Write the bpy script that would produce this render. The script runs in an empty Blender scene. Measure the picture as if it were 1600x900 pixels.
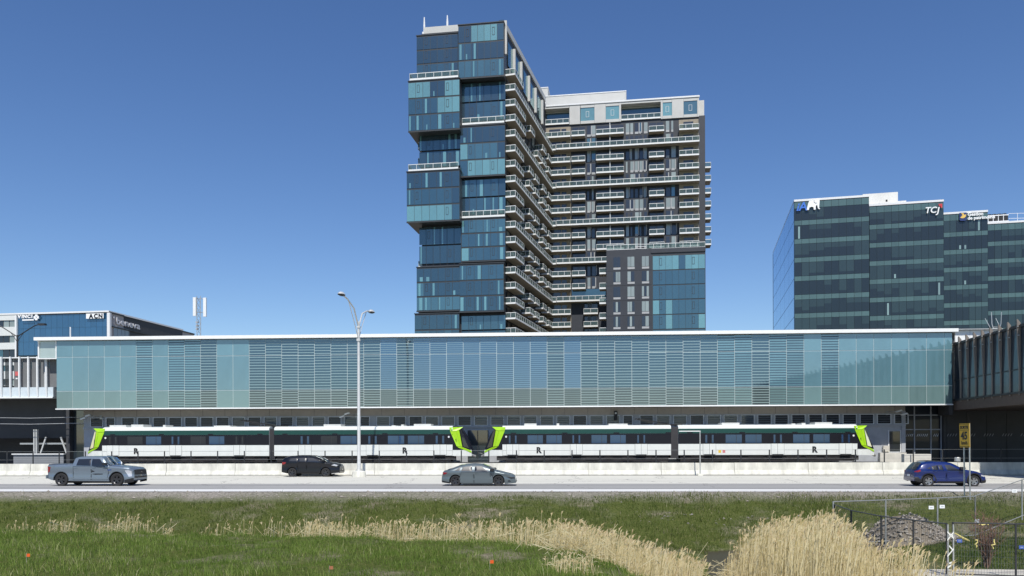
import bpy, bmesh, math, random
import numpy as np
from mathutils import Vector, Matrix
random.seed(7); rng = np.random.default_rng(7)
S = bpy.context.scene; C = S.collection; R = math.radians
# ------------------------------------------------------------ camera
F, HY, YAW, ROLL, EYE = 1250.0, 690.0, R(2.8), -0.003, 2.6
cam = bpy.data.objects.new('camera', bpy.data.cameras.new('camera')); C.objects.link(cam); S.camera = cam
CR = Matrix.Rotation(YAW, 3, 'Z') @ Matrix.Rotation(R(90), 3, 'X') @ Matrix.Rotation(ROLL, 3, 'Z')
cam.matrix_world = Matrix.Translation((0, 0, EYE)) @ CR.to_4x4()
cam.data.sensor_width = 36; cam.data.lens = 36*F/1600; cam.data.shift_y = (HY-450)/1600
cam.data.clip_end = 12000; cam.data.clip_start = 0.3
# ------------------------------------------------------------ sky and sun
SUN_E, SUN_AZ = R(53), R(6)          # azimuth: to the right of straight behind the camera
ts = Vector((math.sin(SUN_AZ)*math.cos(SUN_E), -math.cos(SUN_AZ)*math.cos(SUN_E), math.sin(SUN_E)))
w = bpy.data.worlds.new('World'); S.world = w; w.use_nodes = True
nt = w.node_tree; bg = nt.nodes['Background']
sk = nt.nodes.new('ShaderNodeTexSky'); sk.sky_type = 'NISHITA'; sk.sun_disc = False
sk.sun_elevation = SUN_E; sk.sun_rotation = R(180)-SUN_AZ
sk.altitude = 0; sk.air_density = 1.0; sk.dust_density = 0.15; sk.ozone_density = 3.5
hs = nt.nodes.new('ShaderNodeHueSaturation'); hs.inputs['Saturation'].default_value = 1.17; hs.inputs['Hue'].default_value = .509
nt.links.new(sk.outputs[0], hs.inputs['Color']); nt.links.new(hs.outputs[0], bg.inputs[0]); bg.inputs[1].default_value = 0.12
sl = bpy.data.lights.new('sun', 'SUN'); sl.energy = 4.9; sl.angle = R(0.53); sl.color = (1, 0.955, 0.88)
so = bpy.data.objects.new('sun', sl); C.objects.link(so); so.rotation_euler = ts.to_track_quat('Z', 'Y').to_euler()
S.view_settings.view_transform = 'Standard'; S.view_settings.look = 'None'
S.view_settings.exposure = 0.0; S.view_settings.gamma = 1.0
# ------------------------------------------------------------ helpers
CAMP = Vector((0, 0, EYE))
def ray(px, py): return CR @ Vector(((px-800)/F, (HY-py)/F, -1))
def at(px, py, Y):                  # point on the pixel's ray at world depth Y
    d = ray(px, py); return CAMP + d*(Y/d.y)
def atz(px, py, z):
    d = ray(px, py); return CAMP + d*((z-EYE)/d.z)
class Frame:                        # a building's own axes: x along its face, y into it
    def __init__(s, px, Y, ang):
        p = at(px, HY, Y); s.o = Vector((p.x, p.y, 0)); s.a = ang
        s.inv = Matrix.Rotation(-ang, 3, 'Z')
    def loc(s, px, py, yl):
        d = s.inv @ ray(px, py); o = s.inv @ (CAMP - s.o)
        p = o + d*((yl-o.y)/d.y); return p.x, p.z
def noise_out(n, l, scale, detail=6, rough=.6, coord='Object', sc=(1, 1, 1)):
    tc = n.new('ShaderNodeTexCoord'); mp = n.new('ShaderNodeMapping'); mp.inputs['Scale'].default_value = sc
    nz = n.new('ShaderNodeTexNoise'); nz.inputs['Scale'].default_value = scale
    nz.inputs['Detail'].default_value = detail; nz.inputs['Roughness'].default_value = rough
    l.new(tc.outputs[coord], mp.inputs[0]); l.new(mp.outputs[0], nz.inputs[0]); return nz
def ramp(n, l, src, stops):
    r = n.new('ShaderNodeValToRGB'); e = r.color_ramp.elements
    while len(e) < len(stops): e.new(0.5)
    for k, (p, c) in enumerate(stops): e[k].position = p; e[k].color = (*c, 1)
    l.new(src, r.inputs[0]); return r
MATS = {}
def mat(name, col, rough=.6, metal=0, var=.12, scale=3.0, sc=(1, 1, 1), bump=0, coat=0, spec=.5, emit=None):
    if name in MATS: return MATS[name]
    m = bpy.data.materials.new(name); m.use_nodes = True; MATS[name] = m
    n, l = m.node_tree.nodes, m.node_tree.links; b = n['Principled BSDF']
    b.inputs['Roughness'].default_value = rough; b.inputs['Metallic'].default_value = metal
    b.inputs['Coat Weight'].default_value = coat; b.inputs['Coat Roughness'].default_value = .03
    b.inputs['Specular IOR Level'].default_value = spec
    if var:
        nz = noise_out(n, l, scale, sc=sc)
        a = tuple(max(0, c*(1-var*1.6)) for c in col); z = tuple(min(1, c*(1+var*1.6)) for c in col)
        r = ramp(n, l, nz.outputs[0], [(.25, a), (.75, z)]); l.new(r.outputs[0], b.inputs['Base Color'])
        if bump:
            bp = n.new('ShaderNodeBump'); bp.inputs['Strength'].default_value = bump; bp.inputs['Distance'].default_value = .05
            l.new(nz.outputs[0], bp.inputs['Height']); l.new(bp.outputs[0], b.inputs['Normal'])
    else: b.inputs['Base Color'].default_value = (*col, 1)
    return m
def glass(name, base, refl=.3, tint=(1, 1, 1), rough=.03, frit=None, var=.1, grime=.0):
    """coated facade glass: body colour under a mirror coat; frit=(colour, pitch, duty) prints level lines on it"""
    if name in MATS: return MATS[name]
    m = bpy.data.materials.new(name); m.use_nodes = True; MATS[name] = m
    n, l = m.node_tree.nodes, m.node_tree.links; b = n['Principled BSDF']; out = n['Material Output']
    b.inputs['Roughness'].default_value = .35
    nz = noise_out(n, l, .6, 4, sc=(1, 1, .35), coord='Object')
    oi = n.new('ShaderNodeObjectInfo')
    mx = n.new('ShaderNodeMath'); mx.operation = 'MULTIPLY_ADD'; mx.inputs[1].default_value = .6
    l.new(oi.outputs['Random'], mx.inputs[0]); l.new(nz.outputs[0], mx.inputs[2])
    a = tuple(c*(1-var*1.6) for c in base); z = tuple(min(1, c*(1+var*1.6)) for c in base)
    r = ramp(n, l, mx.outputs[0], [(.35, a), (1.0, z)])
    l.new(r.outputs[0], b.inputs['Base Color'])
    g = n.new('ShaderNodeBsdfGlossy'); g.inputs['Color'].default_value = (*tint, 1); g.inputs['Roughness'].default_value = rough
    ms = n.new('ShaderNodeMixShader')
    lw = n.new('ShaderNodeFresnel'); lw.inputs[0].default_value = 1.45
    ad = n.new('ShaderNodeMath'); ad.operation = 'ADD'; ad.use_clamp = True; ad.inputs[1].default_value = refl-.035
    l.new(lw.outputs[0], ad.inputs[0]); l.new(ad.outputs[0], ms.inputs[0])
    l.new(b.outputs[0], ms.inputs[1]); l.new(g.outputs[0], ms.inputs[2]); l.new(ms.outputs[0], out.inputs[0])
    if frit:
        col, pitch, duty = frit
        tc = n.new('ShaderNodeTexCoord'); sp = n.new('ShaderNodeSeparateXYZ'); l.new(tc.outputs['Object'], sp.inputs[0])
        d = n.new('ShaderNodeMath'); d.operation = 'DIVIDE'; d.inputs[1].default_value = pitch; l.new(sp.outputs[2], d.inputs[0])
        f = n.new('ShaderNodeMath'); f.operation = 'FRACT'; ph = n.new('ShaderNodeMath'); ph.operation = 'ADD'; l.new(d.outputs[0], ph.inputs[0]); l.new(oi.outputs['Random'], ph.inputs[1]); l.new(ph.outputs[0], f.inputs[0])
        t = n.new('ShaderNodeMath'); t.operation = 'LESS_THAN'; t.inputs[1].default_value = duty; l.new(f.outputs[0], t.inputs[0])
        fb = n.new('ShaderNodeBsdfPrincipled'); fb.inputs['Base Color'].default_value = (*col, 1); fb.inputs['Roughness'].default_value = .3
        m2 = n.new('ShaderNodeMixShader'); l.new(t.outputs[0], m2.inputs[0]); l.new(ms.outputs[0], m2.inputs[1]); l.new(fb.outputs[0], m2.inputs[2])
        l.new(m2.outputs[0], out.inputs[0])
    return m
class MB:
    def __init__(s): s.v = []; s.f = []; s.m = []
    def quad(s, *p, mi=0):
        k = len(s.v); s.v += [tuple(q) for q in p]; s.f.append(tuple(range(k, k+len(p)))); s.m.append(mi); return s
    def box(s, x0, x1, y0, y1, z0, z1, mi=0):
        k = len(s.v)
        s.v += [(x, y, z) for z in (z0, z1) for x, y in ((x0, y0), (x1, y0), (x1, y1), (x0, y1))]
        s.f += [tuple(k+i for i in q) for q in ((3, 2, 1, 0), (4, 5, 6, 7), (0, 1, 5, 4), (1, 2, 6, 5), (2, 3, 7, 6), (3, 0, 4, 7))]
        s.m += [mi]*6; return s
    def prism(s, poly, z0, z1, mi=0, axis='z'):
        k = len(s.v); n = len(poly)
        mk = {'z': lambda a, b, c: (a, b, c), 'y': lambda a, b, c: (a, c, b), 'x': lambda a, b, c: (c, a, b)}[axis]
        s.v += [mk(a, b, z0) for a, b in poly] + [mk(a, b, z1) for a, b in poly]
        s.f += [tuple(range(k, k+n))[::-1], tuple(range(k+n, k+2*n))] + [(k+i, k+(i+1) % n, k+n+(i+1) % n, k+n+i) for i in range(n)]
        s.m += [mi]*(n+2); return s
    def tube(s, pts, r, n=6, mi=0):
        pts = [Vector(p) for p in pts]; rs = r if isinstance(r, (list, tuple)) else [r]*len(pts); k = len(s.v)
        for i, p in enumerate(pts):
            d = (pts[min(i+1, len(pts)-1)]-pts[max(i-1, 0)]).normalized()
            a = d.orthogonal().normalized() if i == 0 else (a - d*a.dot(d)).normalized()
            b = d.cross(a)
            s.v += [tuple(p+(a*math.cos(2*math.pi*j/n)+b*math.sin(2*math.pi*j/n))*rs[i]) for j in range(n)]
        for i in range(len(pts)-1):
            for j in range(n):
                s.f.append((k+i*n+j, k+i*n+(j+1) % n, k+(i+1)*n+(j+1) % n, k+(i+1)*n+j)); s.m.append(mi)
        s.f += [tuple(range(k, k+n))[::-1], tuple(range(k+(len(pts)-1)*n, k+len(pts)*n))]; s.m += [mi]*2
        return s
    def lathe(s, prof, n=20, mi=0, axis='z'):
        k = len(s.v); L = len(prof)
        for j in range(n):
            a = 2*math.pi*j/n
            for r, h in prof:
                s.v.append((r*math.cos(a), r*math.sin(a), h) if axis == 'z' else (r*math.cos(a), h, r*math.sin(a)))
        for j in range(n):
            for i in range(L-1):
                q = (k+j*L+i, k+((j+1) % n)*L+i, k+((j+1) % n)*L+i+1, k+j*L+i+1)
                s.f.append(q if axis == 'z' else q[::-1]); s.m.append(mi)
        return s
    def mesh(s, name, mats, smooth=0):
        me = bpy.data.meshes.new(name); me.from_pydata(s.v, [], s.f)
        for m in (mats if isinstance(mats, (list, tuple)) else [mats]): me.materials.append(m)
        me.polygons.foreach_set('material_index', s.m); me.update()
        if smooth: me.shade_smooth(); me.set_sharp_from_angle(angle=R(smooth))
        return me
    def build(s, name, mats, parent=None, loc=None, rz=0, smooth=0):
        return put(name, s.mesh(name, mats, smooth), parent, loc, rz)
def put(name, me, parent=None, loc=None, rz=0):
    o = bpy.data.objects.new(name, me); C.objects.link(o); o.parent = parent
    if loc is not None: o.location = loc
    if rz: o.rotation_euler.z = rz
    return o
def tag(o, label=None, cat=None, group=None, kind=None):
    for k, v in (('label', label), ('category', cat), ('group', group), ('kind', kind)):
        if v: o[k] = v
    return o
def thing(name, label, cat, loc=(0, 0, 0), rz=0, group=None):
    return tag(put(name, None, None, loc, rz), label, cat, group)
BOX = {}
def boxmesh(name, w, d, h, m):      # shared box: x 0..w, y -d..0, z 0..h
    k = (name, round(w, 3), round(d, 3), round(h, 3), m.name)
    if k not in BOX: BOX[k] = MB().box(0, w, -d, 0, 0, h).mesh(name, m)
    return BOX[k]
def text(name, body, size, m, parent, loc, rot=(R(90), 0, 0), shear=0, ext=.04, bold=0, sx=1):
    cu = bpy.data.curves.new(name, 'FONT'); cu.body = body; cu.size = size; cu.extrude = ext; cu.shear = shear; cu.offset = bold
    cu.materials.append(m); cu.resolution_u = 3
    tmp = bpy.data.objects.new('lettering_curve', cu); me = bpy.data.meshes.new_from_object(tmp); bpy.data.objects.remove(tmp); bpy.data.curves.remove(cu)
    me.name = name; o = put(name, me, parent, loc); o.rotation_euler = rot; o.scale = (sx, 1, 1); return o
def interp(x, pts):
    xs, ys = zip(*pts); return float(np.interp(x, xs, ys))
def smooth(t): t = min(1, max(0, t)); return t*t*(3-2*t)
# ------------------------------------------------------------ materials
white_paint = mat('white_paint', (.78, .79, .78), .45, var=.03)
white_metal = mat('white_metal', (.74, .75, .75), .35, var=.03)
rail_white = mat('rail_white', (.74, .755, .75), .45, var=.05)
steel = mat('galvanised_steel', (.5, .51, .5), .42, .6, var=.12, scale=8)
dark_metal = mat('dark_metal', (.03, .032, .035), .5, var=.1)
black_plastic = mat('black_plastic', (.012, .012, .013), .55, var=0)
concrete = mat('barrier_concrete', (.62, .61, .54), .85, var=.2, scale=1.6, sc=(1, 1, .3), bump=.15)
grey_wall = mat('grey_metal_panel', (.42, .44, .47), .55, var=.08, scale=1.5)
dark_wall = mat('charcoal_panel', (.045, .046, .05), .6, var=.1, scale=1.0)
# ------------------------------------------------------------ ground
crest = [(-400, 24.5), (-40, 24.6)] + [tuple(atz(a, b, -.15))[:2] for a, b in
         ((0, 833), (150, 834), (300, 838), (450, 841), (600, 845), (720, 847), (800, 850), (860, 857), (900, 868), (950, 882), (1000, 899))]
crest += [(crest[-1][0]+.6, 13), (crest[-1][0]+1.2, 9), (crest[-1][0]+2.0, 4), (400, 4)]
def wob(x, y): return .05*math.sin(x*1.3+y*.7)*math.sin(y*1.1-x*.4)+.03*math.sin(x*3.1-y*2.3)+.02*math.sin(x*5.3+y*4.1)
def lawn_w(x, y): return smooth((x-(10.2+.12*(y-24)))/2.2)
def gz(x, y):
    if y > 41.6 and y < 43.0: return -.03-.015*(y-41.6)
    if y >= 43.0: return -.32 if y < 52 else (-.32-.18*smooth((y-52)/16) if y < 69 else -.5)
    yc = interp(x, crest); far_x = 0
    zn = -.15-1.9*smooth((y-yc)/4.4) if y > yc else -.15+.012*(yc-y)*(1 if y > 0 else 0)
    if y < 12: zn = min(zn, .2)
    yf = 31.0+.5*math.sin(x*.9)+.35*math.sin(x*2.3+1)+.2*math.sin(x*4.7)
    zf = -2.0+1.92*min(1, max(0, (y-yf)/(41.8-yf)))**.92
    ch = math.exp(-((x-(6.9+.16*(y-27)))/1.5)**2)
    zr = max(-1.58-.5*ch, -1.8+.6*lawn_w(x, y)) if y < 32 else -1.8
    return max(zn, zf, zr)+wob(x, y)*min(1, max(0, (42-y)/2))*(.5 if y > 30 else 1)
def axis(*segs):
    out = []
    for a, b, st in segs: out += list(np.arange(a, b, st))
    return out
gx = axis((-3000, -300, 450), (-300, -60, 40), (-60, 60, .5), (60, 300, 40), (300, 3001, 450))
gy = axis((-3000, -200, 400), (-200, 0, 40), (0, 12, 2), (12, 43, .4), (43, 75, 2), (75, 300, 75), (300, 3001, 450))
gx = np.array(gx); gy = np.array(gy)
def sheet(name, xs, ys, zf, m, dz=0, keep=None):
    v = [(x, y, zf(x, y)+dz) for y in ys for x in xs]; n = len(xs)
    f = [(j*n+i, j*n+i+1, (j+1)*n+i+1, (j+1)*n+i) for j in range(len(ys)-1) for i in range(n-1)
         if keep is None or keep(.5*(xs[i]+xs[i+1]), .5*(ys[j]+ys[j+1]))]
    me = bpy.data.meshes.new(name); me.from_pydata(v, [], f); me.materials.append(m); me.shade_smooth()
    return put(name, me)
def ground_mat():
    m = bpy.data.materials.new('ground_soil'); m.use_nodes = True; n, l = m.node_tree.nodes, m.node_tree.links; b = n['Principled BSDF']
    b.inputs['Roughness'].default_value = .95; b.inputs['Specular IOR Level'].default_value = .1
    big = noise_out(n, l, .35, 5, .65); fine = noise_out(n, l, 9, 8, .7)
    g = ramp(n, l, fine.outputs[0], [(.3, (.04, .055, .012)), (.5, (.075, .095, .022)), (.72, (.15, .14, .055))])
    gr = ramp(n, l, fine.outputs[0], [(.3, (.13, .12, .1)), (.5, (.25, .23, .2)), (.7, (.38, .35, .31))])
    so_ = ramp(n, l, fine.outputs[0], [(.3, (.1, .085, .05)), (.7, (.26, .22, .14))])
    tc = n.new('ShaderNodeTexCoord'); sp = n.new('ShaderNodeSeparateXYZ'); l.new(tc.outputs['Object'], sp.inputs[0])
    # gravel beside the road and beyond it
    mp = n.new('ShaderNodeMapRange'); mp.inputs[1].default_value = 39.4; mp.inputs[2].default_value = 41.9; l.new(sp.outputs[1], mp.inputs[0])
    ad = n.new('ShaderNodeMath'); ad.operation = 'MULTIPLY_ADD'; ad.inputs[1].default_value = 1.5; ad.inputs[2].default_value = -.75; l.new(big.outputs[0], ad.inputs[0])
    a2 = n.new('ShaderNodeMath'); a2.operation = 'ADD'; a2.use_clamp = True; l.new(mp.outputs[0], a2.inputs[0]); l.new(ad.outputs[0], a2.inputs[1])
    dr = n.new('ShaderNodeMapRange'); dr.inputs[1].default_value = .56; dr.inputs[2].default_value = .68; l.new(big.outputs[0], dr.inputs[0])
    m1 = n.new('ShaderNodeMix'); m1.data_type = 'RGBA'; l.new(dr.outputs[0], m1.inputs[0]); l.new(g.outputs[0], m1.inputs[6]); l.new(so_.outputs[0], m1.inputs[7])
    m2 = n.new('ShaderNodeMix'); m2.data_type = 'RGBA'; l.new(a2.outputs[0], m2.inputs[0]); l.new(m1.outputs[2], m2.inputs[6]); l.new(gr.outputs[0], m2.inputs[7])
    l.new(m2.outputs[2], b.inputs['Base Color'])
    bp = n.new('ShaderNodeBump'); bp.inputs['Strength'].default_value = .6; bp.inputs['Distance'].default_value = .06
    l.new(fine.outputs[0], bp.inputs['Height']); l.new(bp.outputs[0], b.inputs['Normal']); return m
tag(sheet('ground', gx, gy, gz, ground_mat()), kind='structure')
# road: three strips with the fall of the carriageway
def rz_(y): return -.02-.19*min(1, max(0, (y-43.9)/6))-.1*smooth((y-52)/16)
def road_mat(name, col, streak, crack=True):
    m = bpy.data.materials.new(name); m.use_nodes = True; n, l = m.node_tree.nodes, m.node_tree.links; b = n['Principled BSDF']
    b.inputs['Roughness'].default_value = .85
    a = noise_out(n, l, .5, 6, .6, sc=(.05, 1.4, 1)); c = noise_out(n, l, 30, 4, .7)
    ra = ramp(n, l, a.outputs[0], [(.3, tuple(k*(1-streak) for k in col)), (.7, tuple(k*(1+streak*.6) for k in col))])
    rc = ramp(n, l, c.outputs[0], [(.25, (.78, .78, .78)), (.75, (1, 1, 1))])
    mx = n.new('ShaderNodeMix'); mx.data_type = 'RGBA'; mx.blend_type = 'MULTIPLY'; mx.inputs[0].default_value = 1
    l.new(ra.outputs[0], mx.inputs[6]); l.new(rc.outputs[0], mx.inputs[7])
    v = n.new('ShaderNodeTexVoronoi'); v.feature = 'DISTANCE_TO_EDGE'; v.inputs['Scale'].default_value = .11
    tc = n.new('ShaderNodeTexCoord'); nz = noise_out(n, l, .8, 4); vm = n.new('ShaderNodeVectorMath'); vm.operation = 'MULTIPLY_ADD'; vm.inputs[1].default_value = (2, 2, 2)
    l.new(nz.outputs['Color'], vm.inputs[0]); l.new(tc.outputs['Object'], vm.inputs[2]); l.new(vm.outputs[0], v.inputs['Vector'])
    ck = n.new('ShaderNodeMath'); ck.operation = 'LESS_THAN'; ck.inputs[1].default_value = .0035; l.new(v.outputs['Distance'], ck.inputs[0])
    m3 = n.new('ShaderNodeMix'); m3.data_type = 'RGBA'; l.new(ck.outputs[0], m3.inputs[0]); l.new(mx.outputs[2], m3.inputs[6]); m3.inputs[7].default_value = (.16, .15, .14, 1)
    l.new(m3.outputs[2], b.inputs['Base Color']); return m
rx_ = np.array(axis((-600, -80, 130), (-80, 81, 8), (100, 601, 125)))
tag(sheet('road', rx_, np.arange(43.0, 68.9, .9), lambda x, y: rz_(y), road_mat('road_concrete', (.68, .665, .585), .1)), kind='structure')
tag(sheet('road_lane', rx_, np.array([43.9, 46, 48.5, 51.0, 53.2]), lambda x, y: rz_(y)+.005, road_mat('road_lane_concrete', (.37, .365, .35), .25)), kind='structure')
tag(sheet('road_tar_strip', rx_, np.array([43.85, 44.75]), lambda x, y: rz_(y)+.010, mat('tar_strip', (.19, .195, .19), .9, var=.2, scale=1.5, sc=(.15, 1, 1))), kind='structure')
tag(sheet('road_shoulder', rx_, np.array([41.7, 43.86]), lambda x, y: rz_(y)+.015, mat('shoulder_concrete', (.66, .655, .63), .8, var=.08, scale=1, sc=(.1, 1, 1))), kind='structure')
tag(sheet('road_gutter', rx_, np.array([68.0, 68.9]), lambda x, y: rz_(y)+.006, mat('gutter_dark', (.2, .19, .17), .95, var=.25, scale=2, sc=(.2, 1, 1))), kind='structure')  # darker strip along the foot of the barrier
# water in the ditch
wm = bpy.data.materials.new('ditch_water'); wm.use_nodes = True; b = wm.node_tree.nodes['Principled BSDF']
b.inputs['Base Color'].default_value = (.06, .048, .022, 1); b.inputs['Roughness'].default_value = .3; b.inputs['Specular IOR Level'].default_value = .1
nz = noise_out(wm.node_tree.nodes, wm.node_tree.links, 6, 3); bp = wm.node_tree.nodes.new('ShaderNodeBump'); bp.inputs['Strength'].default_value = .15
wm.node_tree.links.new(nz.outputs[0], bp.inputs['Height']); wm.node_tree.links.new(bp.outputs[0], b.inputs['Normal'])
tag(sheet('ditch_water', np.array([1.0, 5, 9, 13]), np.array([14.0, 20, 26, 33]), lambda x, y: -1.74, wm), kind='structure')
# concrete pad low right
tag(MB().box(atz(1385, 892, -1.1).x, 60, 14, 23.3, -1.5, -1.06).build('pavement', mat('pavement_concrete', (.5, .47, .4), .9, var=.1, scale=2)), kind='structure')
# ------------------------------------------------------------ station
YS = 77.5
def zs(py, Y=YS, px=800): return at(px, py, Y).z
st = thing('metro_station', 'long elevated metro station with pale blue glass facade behind the train', 'train station')
fx0 = at(88.9, 600, YS).x; fx1 = at(1475, 590, YS).x; pw = (fx1-fx0)/53; fxe = at(1487.5, 600, YS).x
zt, z1, z2, zb = zs(526), zs(552.3), zs(607), zs(636.5)
types = 'PPPPPFPFFCPP'+'C'*8+'BC'+'B'*8+'CB'+'C'*8+'FFCFFPF'+'P'*7
GT = {
 'P': glass('station_glass_plain', (.1, .205, .24), .13, (.94, .96, .96)),
 'F': glass('station_glass_fine_lines', (.1, .205, .24), .13, (.94, .96, .96), frit=((.05, .095, .13), .245, .42)),
 'C': glass('station_glass_wide_lines', (.012, .034, .05), .15, (.75, .92, .98), frit=((.26, .37, .39), .27, .22)),
 'B': glass('station_glass_blue_lines', (.012, .045, .09), .2, (.75, .9, 1), frit=((.17, .28, .34), .2, .28))}
GB = {
 'P': glass('station_spandrel_plain', (.12, .2, .2), .09),
 'F': glass('station_spandrel_fine_lines', (.12, .2, .2), .09, frit=((.07, .1, .1), .245, .4)),
 'C': glass('station_spandrel_wide_lines', (.04, .06, .06), .09, frit=((.25, .33, .32), .245, .26)),
 'B': glass('station_spandrel_blue_lines', (.05, .075, .075), .09, frit=((.17, .22, .21), .2, .3))}
for i in range(54):
    x = fx0+i*pw; wd = (fxe-x if i == 53 else pw)-.035
    for za, zc, G in ((z1+.03, zt-.02, GT), (z2+.03, z1-.03, GT), (zb+.14, z2-.03, GB)):
        put('glass_panel', boxmesh('glass_panel', wd, .06, zc-za, G[types[i]]), st, (x+.0175, YS, za))
mull = mat('mullion_grey', (.58, .66, .66), .5, var=.04)
MB().box(fx0, fxe, YS-.03, YS+.2, zb+.12, zt).build('mullion_backing', mull, st)
MB().box(fx0-.02, fxe-.3, YS+.21, YS+14, zb+.1, zt).build('station_hall', dark_wall, st)
MB().box(fx0-.08, fxe+.05, YS-.14, YS+.22, zb, zb+.11).build('bottom_trim', white_paint, st)
rl = at(57, 530, YS).x; zr = zs(520.6)
MB().box(rl, fxe+.4, YS-.45, YS+14, zt+.02, zr).build('roof_edge', white_paint, st)
MB().box(fx0, fxe, YS-.12, YS-.02, zt-.03, zt+.018).build('roof_drip', dark_metal, st)
bx0, bx1 = at(61, 540, YS).x, fx0-.12
MB().box(bx0, bx1, YS+.1, YS+3, zs(553), zt).build('corner_bay', glass('corner_glass', (.38, .46, .43), .12), st)
for a, b_, c, d in ((bx0-.12, bx0, zs(553.5), zt), (bx1, bx1+.1, zs(553.5), zt), (bx0-.12, bx1+.1, zs(555), zs(553.5))):
    MB().box(a, b_, YS-.02, YS+.12, c, d).build('corner_frame', white_paint, st)
wx1 = at(1552, 520, YS+1).x
MB().box(fxe+.42, wx1, YS+.3, YS+14, zs(540), zs(522)).build('roof_upstand', white_paint, st)
for k in range(5): MB().box(fxe+.45+k*1.35, fxe+.47+k*1.35, YS+.28, YS+.3, zs(540), zs(522)).build('upstand_joint', grey_wall, st)
MB().box(fxe+.4, wx1+.3, YS-.1, YS+14, zs(521.5), zr-.02).build('roof_edge', white_paint, st)
# lower wall under the hall
YW = 80.2
lx0, lx1 = at(131, 660, YW).x, at(1414, 660, YW).x
zsof = zb+.05
def zw(py): return at(800, py, YW).z
MB().box(lx0, lx1, YW, YW+.4, -.4, zsof+.02).build('lower_wall', grey_wall, st)
MB().box(at(112, 660, YW).x, lx0-.02, YW+.3, YW+.5, -.4, zsof).build('lower_wall_glazing', glass('dark_blue_glazing', (.02, .03, .04), .1), st)
soff = mat('soffit_panel', (.42, .38, .34), .6, var=.06)
MB().box(lx0, lx1, YW-.06, YW, zw(648.5), zsof).build('wall_head_band', soff, st)
lw_ = (at(1360, 657, YW).x-at(143, 657, YW).x)/47.6
n_l = 0; lou = {}
za, zc = zw(664), zw(650.5)
op = [glass('louvre_opening_dark', (.012, .016, .024), .015), glass('louvre_opening_blue', (.03, .055, .085), .04)]
fr = mat('louvre_frame', (.74, .78, .82), .5, var=.04)
slm = mat('louvre_slat_blue', (.2, .235, .27), .5, var=.05)
for i in range(50):
    x = at(143, 657, YW).x+i*lw_; wd = lw_-.42
    if i in (1, 17, 33): wd *= .68
    px_ = 143+i*25.5
    o = MB().box(x, x+wd, YW-.05, YW-.01, za, zc).build('louvre_window', op[0 if (px_ < 370 or px_ > 1180) or random.random() < .2 else 1], st)
    f = MB()
    for q in (x-.06, x+wd): f.box(q, q+.06, YW-.14, YW-.02, za-.06, zc+.06)
    f.box(x, x+wd, YW-.13, YW-.02, zc, zc+.06); f.box(x, x+wd, YW-.13, YW-.02, za-.06, za); f.build('window_frame', fr, o)
    for k in range(3):
        z = za+(zc-za)*(.25+.25*k)
        MB().quad((x, YW-.06, z+.02), (x, YW-.12, z-.03), (x+wd, YW-.12, z-.03), (x+wd, YW-.06, z+.02)).build('slat', slm, o)
for i in range(36):
    x = lx0+1+i*(lx1-lx0-2)/35
    MB().box(x, x+.02, YW-.075, YW-.05, zw(648), zsof).build('band_joint', dark_metal, st)
MB().box(lx0, lx1, YW-.2, YW-.001, zw(668), zw(665.5)).build('wall_ledge', grey_wall, st)
# platform level door, base and panels at the right end of the lower wall
dx = lambda px: at(px, 690, YW).x
MB().box(dx(1389), dx(1406), YW-.06, YW-.02, zw(706), zw(676)).build('service_door', glass('door_glass', (.015, .018, .025), .06), st)
MB().box(dx(1387), dx(1389)-.005, YW-.1, YW-.02, zw(708), zw(674)).build('door_frame', white_metal, st)
MB().box(dx(1406)+.005, dx(1407.5), YW-.1, YW-.02, zw(708), zw(674)).build('door_frame', white_metal, st)
MB().box(dx(731), dx(763), YW-.06, YW-.02, -.3, zw(672)).build('platform_glazing', glass('dark_blue_glazing', (.02, .03, .04), .1), st)
for px in (731, 746, 762): MB().box(dx(px), dx(px)+.07, YW-.1, YW-.062, -.3, zw(672)).build('glazing_mullion', dark_metal, st)
pale = mat('platform_concrete', (.62, .6, .54), .85, var=.08, scale=2)
MB().box(dx(1372), dx(1413), YW-.5, YW-.001, -.4, zw(708.5)).build('platform_base', pale, st)
MB().box(dx(1378), dx(1388)-.02, YW-.35, YW-.12, zw(707), zw(698)).build('equipment_box', mat('beige_box', (.6, .57, .5), .6, var=.05), st)
MB().box(dx(1408), dx(1414), YW-.15, YW-.002, zw(708), zw(645)).build('end_pillar', grey_wall, st)
MB().box(lx0, dx(1370), YW-3.0, YW-.3, -.4, .55).build('platform', mat('platform_dark', (.1, .1, .1), .9, var=.1), st)
# big dark glazed bay and charcoal wall to the right
bayY = YW+.6
MB().box(dx(1414)+.02, dx(1475), bayY, bayY+.3, .4, zsof).build('stair_glazing', glass('stair_glass', (.01, .014, .024), .012, rough=.02), st)
for px in (1416, 1432, 1458, 1474): MB().box(dx(px), dx(px)+.1, bayY-.08, bayY-.001, .4, zsof).build('bay_mullion', grey_wall, st)
for py in (652, 674, 704): MB().box(dx(1414)+.12, dx(1474), bayY-.06, bayY-.002, zw(py), zw(py)+.09).build('bay_transom', grey_wall, st)
for px, n_ in ((1416, 5), (1436, 6), (1462, 3)):
    for k in range(n_):
        x = dx(px+k*3); MB().quad((x, bayY-.09, zw(684)), (x+.06, bayY-.09, zw(684)), (x+.18, bayY-.09, zw(680)), (x+.12, bayY-.09, zw(680))).build('manifestation_mark', rail_white, st)
MB().box(dx(1475)+.02, dx(1475)+45, bayY-.5, bayY, -.4, zsof+1).build('charcoal_wall', dark_wall, st)
for k in range(16): MB().box(dx(1480)+k*1.9, dx(1480)+k*1.9+.03, bayY-.52, bayY-.5, -.3, zsof).build('panel_joint', black_plastic, st)
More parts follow.
